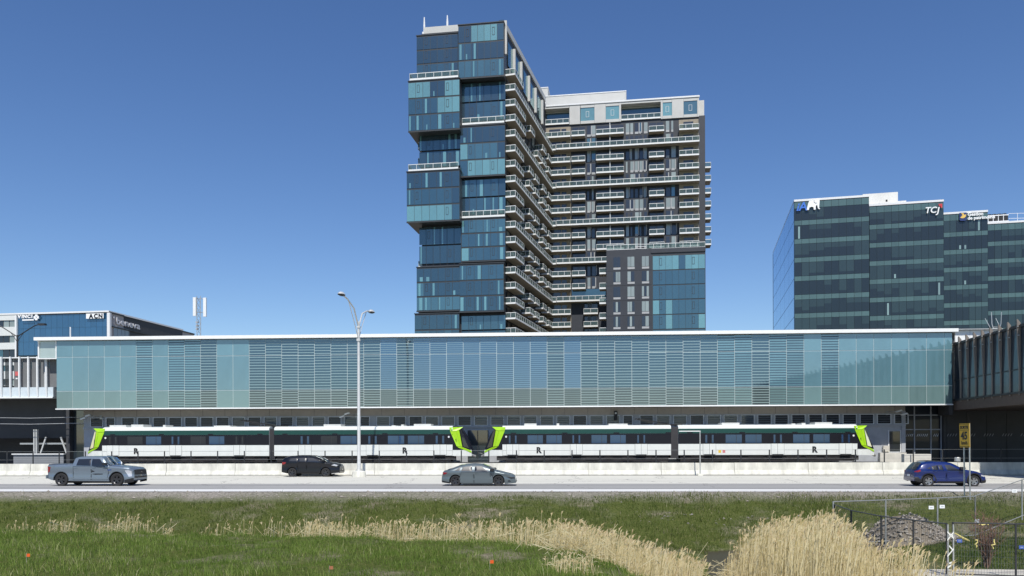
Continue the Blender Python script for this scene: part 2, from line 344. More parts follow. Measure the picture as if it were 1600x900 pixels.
for g in range(7):
    for k in range(4):
        x = dx(1480)+g*1.75+k*.26; MB().quad((x, bayY-.53, zw(684)), (x+.07, bayY-.53, zw(684)), (x+.2, bayY-.53, zw(680)), (x+.13, bayY-.53, zw(680))).build('manifestation_mark', mat('mark_grey', (.3, .3, .3), .6, var=0), st)
# undercroft on the left, its shade put into the dark wall colour
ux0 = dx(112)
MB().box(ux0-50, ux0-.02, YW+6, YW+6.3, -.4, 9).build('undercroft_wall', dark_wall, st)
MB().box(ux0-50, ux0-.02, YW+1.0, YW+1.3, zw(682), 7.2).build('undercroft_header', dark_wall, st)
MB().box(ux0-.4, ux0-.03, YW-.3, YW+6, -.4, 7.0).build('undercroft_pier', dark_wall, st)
lp = mat('ribbed_grey_panel', (.3, .31, .32), .5, .3, var=.05, scale=1)
m = MB()
for k in range(9):
    z = .0+k*.2; m.box(dx(27), dx(112)-.5, YW-.6, YW-.5, z-.4, z-.4+.185); m.box(dx(27), dx(112)-.5, YW-.56, YW-.5, z-.215, z-.2)
m.build('ribbed_low_wall', lp, st)
MB().box(dx(27)-.1, dx(112)-.4, YW-.75, YW-.4, 1.41, 1.52).build('low_wall_cap', rail_white, st)
for px in (54, 57.5, 108): MB().box(dx(px), dx(px+1.8), YW-.2, YW+.1, 1.53, 4.0).build('steel_post', mat('shaded_white_steel', (.5, .51, .5), .5, var=.08), st)  # white steel made greyer, partial shade put into its colour
for pa, pb in ((64, 72.5), (104.5, 95.5)): MB().tube([(dx(pa), YW-.05, 1.55), (dx(pb), YW-.05, 3.2)], .09, 4).build('diagonal_brace', mat('shaded_white_steel', (.5, .51, .5)), st)
MB().box(dx(29), dx(109), YW+.2, YW+.3, 2.45, 2.62).build('guard_rail', steel, st)
MB().box(dx(0)-20, dx(28), YW+5.7, YW+5.95, zw(655), zw(630)).build('green_panel', mat('deep_green_panel', (.02, .16, .03), .5, var=.1), st)
# ------------------------------------------------------------ elevated walkway at left
wk = thing('elevated_walkway', 'elevated grey glass walkway with white fins left of the station', 'walkway')
YK = 78.5
kx = lambda px: at(px, 600, YK).x
kz = lambda py: at(40, py, YK).z
MB().box(kx(-90), kx(86), YK-.3, YK+3.6, kz(621), kz(605.5)).build('deck', mat('pale_blue_deck', (.55, .62, .66), .5, var=.04), wk)
MB().box(kx(-90), kx(86), YK-.3, YK+3.6, kz(560), kz(558.5)).build('top_rail', rail_white, wk)
MB().box(kx(-90), kx(86), YK-.42, YK-.3, kz(622.5), kz(620.5)).build('deck_edge', white_paint, wk)
wg = bpy.data.materials.new('walkway_glass'); wg.use_nodes = True; n_, l_ = wg.node_tree.nodes, wg.node_tree.links
tr = n_.new('ShaderNodeBsdfTransparent'); tr.inputs[0].default_value = (.5, .52, .53, 1); gg = n_.new('ShaderNodeBsdfGlossy'); gg.inputs[1].default_value = .03
mm = n_.new('ShaderNodeMixShader'); mm.inputs[0].default_value = .07; l_.new(tr.outputs[0], mm.inputs[1]); l_.new(gg.outputs[0], mm.inputs[2])
dd = n_.new('ShaderNodeBsdfDiffuse'); dd.inputs[0].default_value = (.12, .125, .13, 1); m5 = n_.new('ShaderNodeMixShader'); m5.inputs[0].default_value = .28
l_.new(mm.outputs[0], m5.inputs[1]); l_.new(dd.outputs[0], m5.inputs[2]); l_.new(m5.outputs[0], n_['Material Output'].inputs[0])
shade = mat('grey_blind', (.15, .155, .16), .8, var=.05)
for k in range(-6, 6):
    px = 6.2+14*k
    MB().box(kx(px+1.8), kx(px+13.6), YK, YK+.04, kz(605), kz(560.5)).build('glass_pane', wg if k < 1 else shade, wk)
    f = MB(); xx = kx(px); f.box(xx-.04, xx+.1, YK-.5, YK-.31, kz(606), kz(558)); f.prism([(YK-.5, kz(606)), (YK-.31, kz(606)), (YK-.31, kz(620)), (YK-.43, kz(620))], xx-.03, xx+.09, axis='x')
    f.build('fin', white_metal, wk)
MB().box(kx(70.2), kx(71), YK-.1, YK+.1, kz(605), kz(560.5)).build('mullion', white_metal, wk)
MB().box(kx(24), kx(30), YK-.05, YK-.01, kz(587), kz(580.5)).build('notice', mat('red_notice', (.55, .12, .12), .6, var=.2, scale=6), wk)
MB().box(kx(25), kx(28), YK-.05, YK-.01, kz(592.5), kz(590.5)).build('notice', white_paint, wk)
# ------------------------------------------------------------ footbridge with fins at right
pb = thing('footbridge', 'dark glazed footbridge with bronze fins joining the station at right', 'footbridge')
A = at(1492, 580, YS); B = at(1600, 580, 65.0)
ang = math.atan2(A.y-B.y, A.x-B.x)-R(90)     # along its length
pb.location = (A.x, A.y, 0); pb.rotation_euler.z = ang
tz, bz_ = at(1492, 533, YS).z, at(1496, 626, YS).z
Lb = 60
fin = mat('bronze_fin', (.19, .165, .14), .5, var=.08, scale=2); bglass = glass('bridge_glass', (.012, .022, .034), .09, (.8, .9, 1))
brown = mat('brown_soffit', (.1, .075, .06), .7, var=.1)
MB().box(.1, 14, -Lb, 12, bz_-.9, bz_+.1).build('deck', brown, pb)
MB().box(.05, 14, -Lb, 3, tz-.3, tz-.12).build('roof', dark_metal, pb)
MB().box(.0, .1, -Lb, 3, bz_-.02, bz_+.16).build('bottom_rail', dark_metal, pb)
MB().box(-.05, .02, -Lb, 3, tz-.35, tz-.2).build('top_rail', dark_metal, pb)
MB().box(13.8, 13.95, -Lb, 3, bz_, tz-.3).build('far_wall', dark_wall, pb)
sp_ = 1.52
for k in range(40):
    y = -k*sp_+.4
    put('glass_pane', boxmesh('glass_pane', .05, sp_-.1, tz-.45-bz_, bglass), pb, (.12, y-.05, bz_+.12))
    f = MB(); f.prism([(.1, bz_-.15), (.1, tz), (-.13, tz+.3), (-.17, tz+.2), (-.11, tz-1.8), (-.0, bz_+1.8), (.0, bz_-.15)], y-.075, y+.075, axis='y')
    f.build('fin', fin, pb)
    c = MB(); c.tube([(-.1, y-.1, tz-.3), (-.2, y-.26, tz-.32)], .045, 5); c.tube([(-.1, y-.1, tz-1.0), (-.1, y-.26, tz-1.02)], .045, 5); c.build('fixing', steel, pb)
MB().box(.04, .1, -Lb, 3, bz_+1.9, bz_+1.98).build('handrail', dark_metal, pb)
MB().box(.7, 13, -34.5, -33.5, -.2, bz_-.9).build('pier', concrete, pb)
MB().box(-.35, .02, .5, 3, bz_-1.3, tz-.8).build('end_panel', dark_wall, pb)
# roof hoop ladder above the bridge end
hl = thing('roof_ladder', 'pale steel roof ladder hoops standing on the station roof edge', 'ladder', at(1557, 516, 79))
for s in (-1, 1): MB().tube([(.15*s, 0, .1), (.32*s, 0, .25), (.42*s, 0, .6), (.47*s, 0, 1.75)], .035, 6).build('ladder_rail', steel, hl)
for z in (.15, .3): MB().tube([(-.3, 0, z), (.3, 0, z)], .035, 6).build('rung', steel, hl)
MB().box(-.55, .6, -.2, .2, -.3, .06).build('foot_plate', steel, hl)
MB().tube([(-.9, .3, 1.2), (-.5, .1, .2)], .02, 5).build('brace', steel, hl); MB().tube([(.1, .3, 1.2), (.4, .1, .3)], .02, 5).build('brace', steel, hl)
# ------------------------------------------------------------ residential tower
tw = Frame(790, 152, -R(5.8))
tower = thing('apartment_tower', 'tall glass and charcoal apartment tower with stacked boxes and white balconies', 'apartment tower', tw.o, tw.a)
SV = (math.sin(R(6.6)), math.cos(R(6.6)))           # direction of the long flank in the tower's axes
clad = mat('tower_charcoal', (.03, .035, .046), .6, var=.1, scale=.5)
frame_dark = mat('tower_frame', (.04, .045, .05), .45, var=.06)
pent = mat('penthouse_panel', (.5, .5, .48), .55, var=.05, scale=.4)
beige = mat('beige_brick', (.3, .26, .2), .8, var=.12, scale=1.2)
slabm = mat('balcony_slab', (.3, .26, .2), .7, var=.07, scale=.8)
GL = [glass('tower_glass_navy', (.008, .026, .042), .13, (.68, .95, .97)), glass('tower_glass_blue', (.014, .046, .066), .15, (.7, .97, .98)),
      glass('tower_glass_blind', (.11, .25, .26), .16, (.75, .97, .98)), glass('tower_glass_half', (.03, .085, .105), .16, (.7, .95, .97))]
topz = tw.loc(716, 38, 0)[1]
FL = 35.2; WY = SV[1]*FL; WX = SV[0]*FL
MB().prism([(-16.3, .15), (-.15, .15), (WX-.1, WY), (WX-.1, WY+16), (-16.3, WY+16)], -.5, topz-1.2).build('core', clad, tower)
def zl(py, px=720): return tw.loc(px, py, 0)[1]
# stacked glass boxes: px left, px right, py top, py bottom, projection, pane columns
blocks = [(651, 715.5, 54, 121, .9, 6), (638, 718, 125, 204, 2.4, 7), (655, 720.5, 208, 262, .05, 6), (635.5, 718, 267, 346, 2.6, 7),
          (655, 720.5, 352, 413, .05, 6), (651, 718.5, 417, 486, .7, 6), (648, 717.5, 490, 540, 1.1, 6),
          (716, 787, 37, 121, 1.8, 7), (722, 790, 127, 190, .05, 6), (719, 789, 196, 275, .9, 6), (722, 790, 278, 337, .05, 6),
          (721, 789.5, 341, 408, .5, 6), (718, 787, 412, 487, 1.2, 6), (721, 790, 491, 540, .05, 6)]
for (xa, xb, ya, yb, p, nc) in blocks:
    x0, zT = tw.loc(xa, ya, -p); x1, _ = tw.loc(xb, ya, -p); _, zB = tw.loc(.5*(xa+xb), yb, -p); _, zT = tw.loc(.5*(xa+xb), ya, -p)
    if p > .2:
        MB().box(x0, x1, -p, 6, zB, zT).build('glass_box', frame_dark, tower)
        MB().box(x0-.1, x1+.1, -p-.12, 6, zT+.003, zT+.16).build('box_coping', frame_dark, tower)
        MB().box(x0-.05, x1+.05, -p-.1, -p, zB-.12, zB+.14).build('box_edge', frame_dark, tower)
    nf = max(1, round((yb-ya)/25.5)); h = (zT-zB-.2)/nf; cw = (x1-x0)/nc; run = 0; kind = 0
    for fl in range(nf):
        for c_ in range(nc):
            if run <= 0: kind = random.choices([0, 1, 2, 3], [6, 5, 2, 2] if p > .2 else [8, 3, 1, .6])[0]; run = random.choice([1, 2, 4, 6, 7])
            run -= 1
            o = put('window_pane', boxmesh('window_pane', cw-.07, .05, h-.3, GL[kind]), tower, (x0+c_*cw+.035, -p-.003, zB+.2+fl*h))
            o.rotation_euler = (random.uniform(-.004, .004), 0, random.uniform(-.004, .004))
            if (c_, nc) in ((1, 6), (4, 6), (1, 7), (5, 7)) and random.random() < .75:
                q = MB()
                for a in (0, .42): q.box(a, a+.06, -.03, 0, 0, h*.55)
                q.box(.06, .42, -.03, 0, 0, .06); q.box(.06, .42, -.03, 0, h*.55-.06, h*.55)
                if 'vent' not in BOX: BOX['vent'] = q.mesh('vent_sash', frame_dark)
                put('vent_sash', BOX['vent'], tower, (x0+c_*cw+.3, -p-.06, zB+.2+fl*h+h*.3))
            elif kind in (0, 1, 3) and random.random() < .38:
                cwid = random.choice([.25, .4, .6]); put('curtain', boxmesh('curtain', cwid, .012, (h-.4)*random.choice([1, 1, .35]), GL[2]), tower, (x0+c_*cw+random.uniform(.1, cw-.7), -p-.056, zB+.25+fl*h))
def guard_mesh(w, d, key, sides=(1, 1), h=1.08):
    """white balcony guard: top and bottom rail, posts, glass; front at y=-d"""
    k = ('guard', round(w, 2), round(d, 2), sides)
    if k in BOX: return BOX[k]
    f = MB(); n = max(1, round(w/1.5))
    f.box(0, w, -d, -d+.09, h-.1, h); f.box(0, w, -d-.012, -d+.07, -.22, .12)
    for i in range(n+1): x = i*w/n; f.box(max(0, x-.035), min(w, x+.035), -d+.004, -d+.066, .16, h-.1)
    for s, on in zip((0, w-.07), sides):
        if on: f.box(s, s+.07, -d+.095, 0, h-.1, h); f.box(s+(-.012 if s == 0 else .012), s+.07+(-.012 if s == 0 else .012), -d+.075, 0, -.2, .1)
        if on and d > 1: f.box(s+.01, s+.06, -d*.5, -d*.5+.06, .14, h-.1)
    g = MB(); g.box(.05, w-.05, -d+.025, -d+.04, .16, h-.1)
    for s, on in zip((.03, w-.045), sides):
        if on: g.box(s, s+.015, -d+.06, -.02, .14, h-.1)
    BOX[k] = (f.mesh('railing', rail_white), g.mesh('guard_glass', GG)); return BOX[k]
GG = bpy.data.materials.new('guard_glass'); GG.use_nodes = True; n_, l_ = GG.node_tree.nodes, GG.node_tree.links
tr = n_.new('ShaderNodeBsdfTransparent'); tr.inputs[0].default_value = (.72, .8, .78, 1); gg = n_['Principled BSDF']; gg.inputs['Base Color'].default_value = (.16, .22, .22, 1); gg.inputs['Roughness'].default_value = .06
mm = n_.new('ShaderNodeMixShader'); mm.inputs[0].default_value = .3; l_.new(tr.outputs[0], mm.inputs[1]); l_.new(gg.outputs[0], mm.inputs[2]); l_.new(mm.outputs[0], n_['Material Output'].inputs[0])
def balcony(par, x, y, z, w, d, rz=0, sides=(1, 1)):
    """slab hung off a wall at y (front toward -y of its own axes)"""
    o = put('balcony', boxmesh('balcony', w, d, .24, slabm), par, (x, y, z-.24), rz)
    f, g = guard_mesh(w, d, 0, sides)
    put('railing', f, o, (0, 0, .24)); put('guard_glass', g, o, (0, 0, .24)); return o
# roof terraces on the boxes
for (xa, xb, py, p) in ((640, 716, 125, 2.4), (638, 716, 267, 2.6)):
    x0, z0 = tw.loc(xa, py, -p); x1, _ = tw.loc(xb, py, -p); f, g = guard_mesh(x1-x0, p-.1, 0, (1, 0)); o = put('terrace_railing', f, tower, (x0, -.15, z0+.1)); put('guard_glass', g, o)
for (xa, xb, py, p) in ((722, 788, 194.5, .9), (722, 789, 340, .5)):
    x0, z0 = tw.loc(xa, py, -p); x1, _ = tw.loc(xb, py, -p); f, g = guard_mesh(x1-x0, p-.05, 0, (0, 0)); o = put('terrace_railing', f, tower, (x0, -.1, z0+.1)); put('guard_glass', g, o)
# the flank: own axes along SV
fa = R(90-6.6)                     # flank x axis runs from the front corner to the inner corner
flank = lambda s, out: (SV[0]*s+SV[1]*out, SV[1]*s-SV[0]*out)
def on_flank(name, me, s, out, z):
    x, y = flank(s, out); return put(name, me, tower, (x, y, z), fa)
FH = 2.9
z_l0 = tw.loc(800, 139, 0)[1]      # slab under the first long balcony
fz = [z_l0+FH*k for k in range(1, -22, -1)]
DW = glass('dark_window', (.01, .014, .022), .06); BW = glass('blind_window', (.24, .28, .26), .08); PWi = mat('window_panel', (.36, .37, .38), .6, var=.06)
for k, z in enumerate(fz):
    if z < 14: break
    longrow = (k-1) % 3 == 0
    if k == 0: spans = [(0.3, 6.5, 2)]
    elif longrow: spans = [(.3, 34.4, 2)]
    else: spans = [(.3, 6.5, 2), (12.5, 3.4, 1.8), (17.6, 3.4, 1.8), (24.6, 3.4, 1.8), (30.3, 3.4, 1.8)] if k > 3 else [(.3, 8.2, 2), (13.5 if k == 2 else 20, 3.6, 1.8), (24.6, 3.4, 1.8), (30.3, 3.4, 1.8)]
    for s, wd, d in spans:
        x, y = flank(s, .02); balcony(tower, x, y, z, wd, d, fa)
    if k > 0:
        for s in (1.2, 4.6, 8.4, 10.4, 13.2, 18.2, 21.8, 25.2, 28.6, 31.2):
            wd = random.choice([1.0, 1.9, 2.2]); on_flank('window', boxmesh('window', wd, .06, 2.3, random.choice([DW, DW, DW, BW])), s, .02, z+.08)
# tall openings and pale piers under the flank's parapet
tops = topz-1.2
for k, s in enumerate((2.0, 7.5, 14, 20, 26.5)):
    on_flank('tall_window', boxmesh('tall_window', 3.4, .06, 4.6, GL[1]), s+.4, .02, tops-6.3)
    on_flank('pale_pier', boxmesh('pale_pier', .5, .5, 5.4, pent), s+4.0, .02, tops-6.8)
x, y = flank(0, 0); MB().box(0, 35, -.12, 2.5, tops, tops+1.15).build('parapet', pent, tower, (x, y, .02), fa)
MB().box(-16.3, -8.6, 2, 12, topz-2.2, tw.loc(700, 44, 3)[1]).build('roof_box', pent, tower)
MB().box(-1.0, -.05, -.5, 3, topz-10, topz-.1).build('corner_glass', GL[1], tower)
MB().box(-.04, .5, -.3, .3, topz-6.5, topz-.15).build('corner_pier', pent, tower)
for px, pt, pb_ in ((663, 27, 53), (699, 24, 44)):
    x, z0 = tw.loc(px, pb_, 4); z1_ = tw.loc(px, pt, 4)[1]
    q = MB().tube([(x, 4, z0-1), (x, 4, z0+(z1_-z0)*.45), (x, 4, z1_)], [.2, .2, .1], 6); q.box(x-.35, x+.35, 3.7, 4.3, z0-1, z0+.3); q.build('antenna', white_metal, tower)
# left edge balconies of the hidden flank
for k in range(9):
    x, z = tw.loc(647, 345+k*24-108 if k < 4 else 420+(k-4)*23.7, 4); balcony(tower, -17.6, 5.2, z, 1.4, 3.0, 0, (1, 0))
# the rear wing
wp = lambda px, py: tw.loc(px, py, WY)
W0, W1 = wp(853, 300)[0], wp(1102, 300)[0]; wtop = wp(951, 189.5)[1]; ptop = wp(951, 161.5)[1]
MB().box(W0-.5, W1, WY+.02, WY+16, -.5, wtop).build('wing_core', clad, tower)
MB().box(W0-.3, W1-.05, WY+1.6, WY+16, wtop, ptop-.02).build('penthouse_core', pent, tower)
cols = [(889, 907), (929, 947), (1033.5, 1036), (1049, 1067), (1090, 1092.5)]
pz0, pz1 = wtop+.0, ptop
for a, b_ in ((890, 906.5), (929, 946.5), (967.5, 970.5), (1032.5, 1035.5), (1050, 1068), (1089.5, 1092)):
    MB().box(wp(a, 200)[0], wp(b_, 200)[0], WY-.3, WY+1.6, pz0-.3, pz1-.02).build('penthouse_panel', pent, tower)
for a, b_ in ((907, 929), (946.5, 967.5), (1035.5, 1050), (1068, 1089.5)):
    x0, x1 = wp(a, 200)[0]+.03, wp(b_, 200)[0]-.03
    o = MB().box(x0, x1, WY-.15, WY+1.6, pz0+.35, pz1-.75).build('penthouse_window', GL[2] if a != 1068 else GL[3], tower)
    xm = (x0+x1)/2; q = MB()
    for c in (-.35, .3): q.box(xm+c, xm+c+.06, WY-.2, WY-.155, pz0+1.2, pz1-1.6)
    q.box(xm-.29, xm+.3, WY-.2, WY-.155, pz0+1.2, pz0+1.26); q.box(xm-.29, xm+.3, WY-.2, WY-.155, pz1-1.66, pz1-1.6); q.build('vent_sash', white_metal, o)
    MB().box(x0, x1, WY-.28, WY+1.6, pz1-.74, pz1-.025).build('penthouse_lintel', pent, tower); MB().box(x0, x1, WY-.28, WY+1.6, pz0-.3, pz0+.34).build('penthouse_apron', pent, tower)
MB().box(wp(853, 200)[0], wp(1093, 200)[0], WY-.45, WY+16, ptop, ptop+.35).build('roof_parapet', white_metal, tower)
for a, b_ in ((852, 889.5), (970.5, 1032.5)):
    x0, x1 = wp(a, 200)[0], wp(b_, 200)[0]
    put('recess_window', boxmesh('recess_window', x1-x0-.1, .06, pz1-pz0-1.1, GL[0]), tower, (x0+.05, WY+1.58, pz0+.2))
    MB().box(x0, x1, WY-.28, WY+1.5, pz1-.5, pz1-.03).build('penthouse_lintel', pent, tower)
    balcony(tower, x0+.05, WY+1.2, pz0+.1, x1-x0-.1, 1.5)
# mechanical volumes on the wing's roof
for (a, b_, pt, pb_, dy, dep) in ((853, 978, 145, 180, 4, 9), (833, 856, 136, 180, 9, 6)):
    x0, z0 = tw.loc(a, pt+ (4 if a == 853 else 0), WY+dy); x1, _ = tw.loc(b_, pt, WY+dy); _, z1_ = tw.loc(.5*(a+b_), pt+2, WY+dy)
    MB().box(x0, x1, WY+dy, WY+dy+dep, ptop-1, z1_).build('plant_room', pent, tower); MB().box(x0-.1, x1+.1, WY+dy-.1, WY+dy+dep, z1_, z1_+.2).build('plant_coping', white_metal, tower)
put('roof_louvre', boxmesh('roof_louvre', 1.3, .05, .7, grey_wall), tower, (wp(881, 166)[0], WY+3.98, ptop+.6))
x0, x1 = wp(1004, 157)[0], wp(1068, 152)[0]; q = MB(); zc0 = ptop+.4
q.box(x0, x1, WY+5, WY+5.15, zc0+1.6, zc0+1.75); q.box(x0, x1, WY+8, WY+8.15, zc0+1.6, zc0+1.75)
for i in range(9):
    x = x0+(x1-x0)*i/8; q.box(x-.06, x+.06, WY+4.8, WY+8.3, zc0+1.76, zc0+1.86); q.tube([(x, WY+5.07, zc0-.1), (x-.45, WY+5.07, zc0+1.6)], .1, 4); q.tube([(x, WY+5.07, zc0-.1), (x+.45, WY+5.07, zc0+1.6)], .1, 4)
q.build('roof_trellis', mat('trellis_bronze', (.13, .1, .08), .6, var=.1), tower)
MB().box(wp(960, 160)[0], wp(1003, 160)[0], WY+4, WY+6, ptop+.3, ptop+1).build('roof_unit', white_metal, tower)
zj0 = wp(951, 232.5)[1]
def wsp(a, b_): return wp(a, 300)[0], wp(b_, 300)[0]
pod_x0 = wp(947, 450)[0]
for j in range(-1, 17):
    z = zj0-2.92*j; longrow = j % 3 == 0; py_ = 232+20*j
    hid = py_ > 392
    # recess bay at the inner corner
    x0, x1 = wsp(853.5, 892)
    MB().box(x0, x1, WY-.06, WY+.015, z, z+2.68).build('beige_wall', beige, tower)
    put('window', boxmesh('window', 2.6, .05, 2.2, DW), tower, (x0+.5+random.random()*.4, WY-.065, z+.06)); put('window', boxmesh('window', 1.1, .05, 2.2, DW), tower, (x0+3.6, WY-.065, z+.06))
    if longrow and j >= 0:
        a, b_ = wsp(870.5, 1092 if not hid else 950); balcony(tower, a, WY-.07, z, b_-a, 1.9)
        a, b_ = wsp(853.5, 870); balcony(tower, a, WY-.07, z, b_-a-.08, 1.6, 0, (0, 1))
    else:
        balcony(tower, x0, WY-.07, z, x1-x0, 1.6)
    if j == 12:
        a, b_ = wsp(893, 946); MB().box(a, b_, WY-.1, WY, z-.4, z+2.9).build('amenity_glazing', GL[1], tower); continue
    for nm, a, b_ in (('B', 894, 915), ('D', 932, 975), ('F', 1014, 1037.5)):
        if hid and a > 930: continue
        if hid and nm == 'D': continue
        if j > 12 and nm == 'B': a, b_ = 912, 934
        x0, x1 = wsp(a, b_); sd = (x1-x0)
        o = put('sliding_door', boxmesh('sliding_door', sd-.3, .05, 2.35, DW), tower, (x0+.15, WY, z+.05))
        MB().box(x0+sd*.48, x0+sd*.52, WY-.09, WY-.051, z+.05, z+2.4).build('door_frame', frame_dark if nm != 'D' else rail_white, o, (-o.location.x, -o.location.y, -o.location.z)).location = (-o.location.x, -o.location.y, -o.location.z)
        if not longrow: balcony(tower, x0, WY-.06, z, x1-x0, 1.7)
        if nm == 'D': MB().box((x0+x1)/2-.06, (x0+x1)/2+.06, WY-1.3, WY-.1, z, z+2.6).build('party_screen', rail_white, tower)
    for a, b_, n in ((917, 931.5, 2), (977.5, 1013, 5), (1040, 1057, 2)):
        if hid and (a > 950): continue
        x0, x1 = wsp(a, b_); u_ = (x1-x0)/n; bp_ = j % 3 == 2
        for i in range(n):
            wd = u_*random.choice([.35, .62, .62, .8]); xx = x0+i*u_+u_*.08
            put('window', boxmesh('window', wd, .05, 2.0 if bp_ else 2.5, random.choices([DW, BW, GL[3]], [5, 3, 1])[0]), tower, (xx, WY, z+(.62 if bp_ else .12)))
            if random.random() < .35: put('window_panel', boxmesh('window_panel', .2, .09, 2.3, PWi), tower, (xx+wd+.05, WY, z+.3))
            if bp_ or random.random() < .3: put('sill_panel', boxmesh('sill_panel', wd, .07, .5, PWi), tower, (xx, WY, z+.1))
    if not hid:
        x0, x1 = wsp(1061, 1091.5)
        MB().box(x0, x1, WY-.06, WY+.015, z, z+2.68).build('beige_wall', beige, tower)
        put('window', boxmesh('window', 2.2, .05, 2.1, DW), tower, (x0+1.0, WY-.065, z+.06))
        if not longrow: balcony(tower, x0, WY-.07, z, x1-x0, 1.6)
        if j > 1: balcony(tower, W1+.05, WY+4.5, z+.9, 1.35, 3.2, 0, (0, 1))
# podium block in front of the wing
PY = 16.0
pq = lambda px, py: tw.loc(px, py, PY)
xa, zt_ = pq(947.5, 391); xb, _ = pq(1018, 391); xc, zt2 = pq(1102, 386)
MB().box(xa, xb, PY, WY-.1, -.5, zt_).build('podium_core', clad, tower)
MB().box(xb, xc, PY+.05, WY-.1, -.5, zt2).build('podium_core', frame_dark, tower)
MB().box(xb-.1, xc+.05, PY-.15, PY+3, pq(1060, 394)[1], zt2+.05).build('podium_parapet', clad, tower)
rowpy = [412, 435, 458.5, 482, 505]
for r_, py in enumerate(rowpy):
    zc_ = pq(960, py)[1]
    for px in (958.5, 980.5, 1003):
        x, _ = pq(px, py); n = random.choice([2, 3]); 
        for i in range(n): put('window', boxmesh('window', 1.45/n-.06, .05, 2.05, random.choice([DW, BW, BW])), tower, (x+i*1.45/n, PY, zc_-.75))
        put('sill_panel', boxmesh('sill_panel', 1.45, .06, .42, PWi), tower, (x, PY, zc_-1.25))
    put('floor_joint', boxmesh('floor_joint', xb-xa, .02, .05, black_plastic), tower, (xa, PY, zc_-1.55))
fh = (pq(1060, 398)[1]-pq(1060, 514)[1])/5; zz = pq(1060, 398)[1]; cwid = (xc-xb-.3)/8
for r_ in range(6):
    for c_ in range(8):
        kd = 2 if (r_ == 0 and c_ not in (4,)) else (2 if random.random() < .12 else 1)
        o = put('window_pane', boxmesh('window_pane', cwid-.05, .05, fh-.22, GL[kd]), tower, (xb+.25+c_*cwid, PY+.045, zz-(r_+1)*fh+.1)); o.rotation_euler.z = random.uniform(-.003, .003)
        if c_ in (1, 6): put('vent_sash', BOX['vent'], tower, (xb+.3+c_*cwid, PY-.02, zz-(r_+1)*fh+1))
f, g = guard_mesh(xc-pq(1010, 386)[0], 3, 0, (1, 1), 1.1); o = put('terrace_railing', f, tower, (pq(1010, 386)[0], PY+3.2, zt2+.06)); put('guard_glass', g, o)
f, g = guard_mesh(pq(993, 390)[0]-xa, 3, 0, (1, 0), 1.1); o = put('terrace_railing', f, tower, (xa, PY+3.2, zt_+.02)); put('guard_glass', g, o)
q = MB()
for dz in (.2, .65, 1.1): q.tube([(pq(993, 390)[0], PY+.3, zt_+dz), (pq(1010, 386)[0], PY+.3, zt2+dz)], .06, 4)
q.build('stair_railing', rail_white, tower)
for j in range(5):
    z = pq(945, 425+23.5*j)[1]; balcony(tower, xa-1.5, PY+3.5, z, 1.45, 2.6, 0, (1, 0))
# ------------------------------------------------------------ stepped office block at right
of = Frame(1241, 168, -R(13-2.8))
office = thing('office_block', 'stepped dark green glass office block behind the right end of the station', 'office building', of.o, of.a)
og = [glass('office_glass_dark', (.004, .009, .012), .04, (.7, .9, .95)), glass('office_glass_blind', (.016, .032, .033), .04, (.7, .9, .95)), glass('office_glass_lit', (.2, .3, .28), .08)]
osp = glass('office_spandrel', (.06, .11, .105), .05, (.8, 1, .95)); ofr = mat('office_frame', (.012, .022, .024), .4, var=.05)
segs = [(1241, 1358, 315, 0, 29.0, 10), (1358.5, 1474.5, 322, 7.0, 28.5, 10), (1474.5, 1543.5, 335, 14.5, 27.6, 7), (1543.5, 1640, 350, 22.5, 27.0, 9)]
OT = []
for (xa, xb, pt, yo, pit, nc) in segs:
    x0, zT = of.loc(xa, pt, yo); x1, _ = of.loc(xb, pt, yo); OT.append((x0, x1, zT, yo))
    MB().box(x0, x1, yo+.1, yo+48, -.5, zT-.05).build('core', ofr, office)
    MB().box(x0-.05, x1+.02, yo-.06, yo+47, zT-.04, zT+.38).build('roof_edge', white_metal, office)
    fh = of.loc(xa, 450, yo)[1]-of.loc(xa, 450+pit, yo)[1]; cw = (x1-x0)/nc
    for fl in range(9):
        zt_f = zT-.15-fl*fh
        sh = .95 if fl else 1.3
        if zt_f < 9: break
        blind = 0
        for c_ in range(nc):
            put('spandrel', boxmesh('spandrel', cw-.06, .05, sh, osp), office, (x0+c_*cw+.03, yo+.1, zt_f-sh))
            if random.random() < .6: blind = random.choice([0, .0, .35, .55, .8, 1])
            hh = fh-sh-.12
            o = put('window_pane', boxmesh('window_pane', cw-.06, .05, hh, og[0]), office, (x0+c_*cw+.03, yo+.1, zt_f-sh-hh-.06))
            if blind: put('blind', boxmesh('blind', cw-.08, .01, hh*blind, og[1]), o, (.01, -.052, hh*(1-blind)))
            elif random.random() < .1: put('interior_light_patch', boxmesh('interior_light_patch', .35, .01, hh*random.choice([.3, .9]), og[2]), o, (random.uniform(.1, cw-.6), -.052, .05))
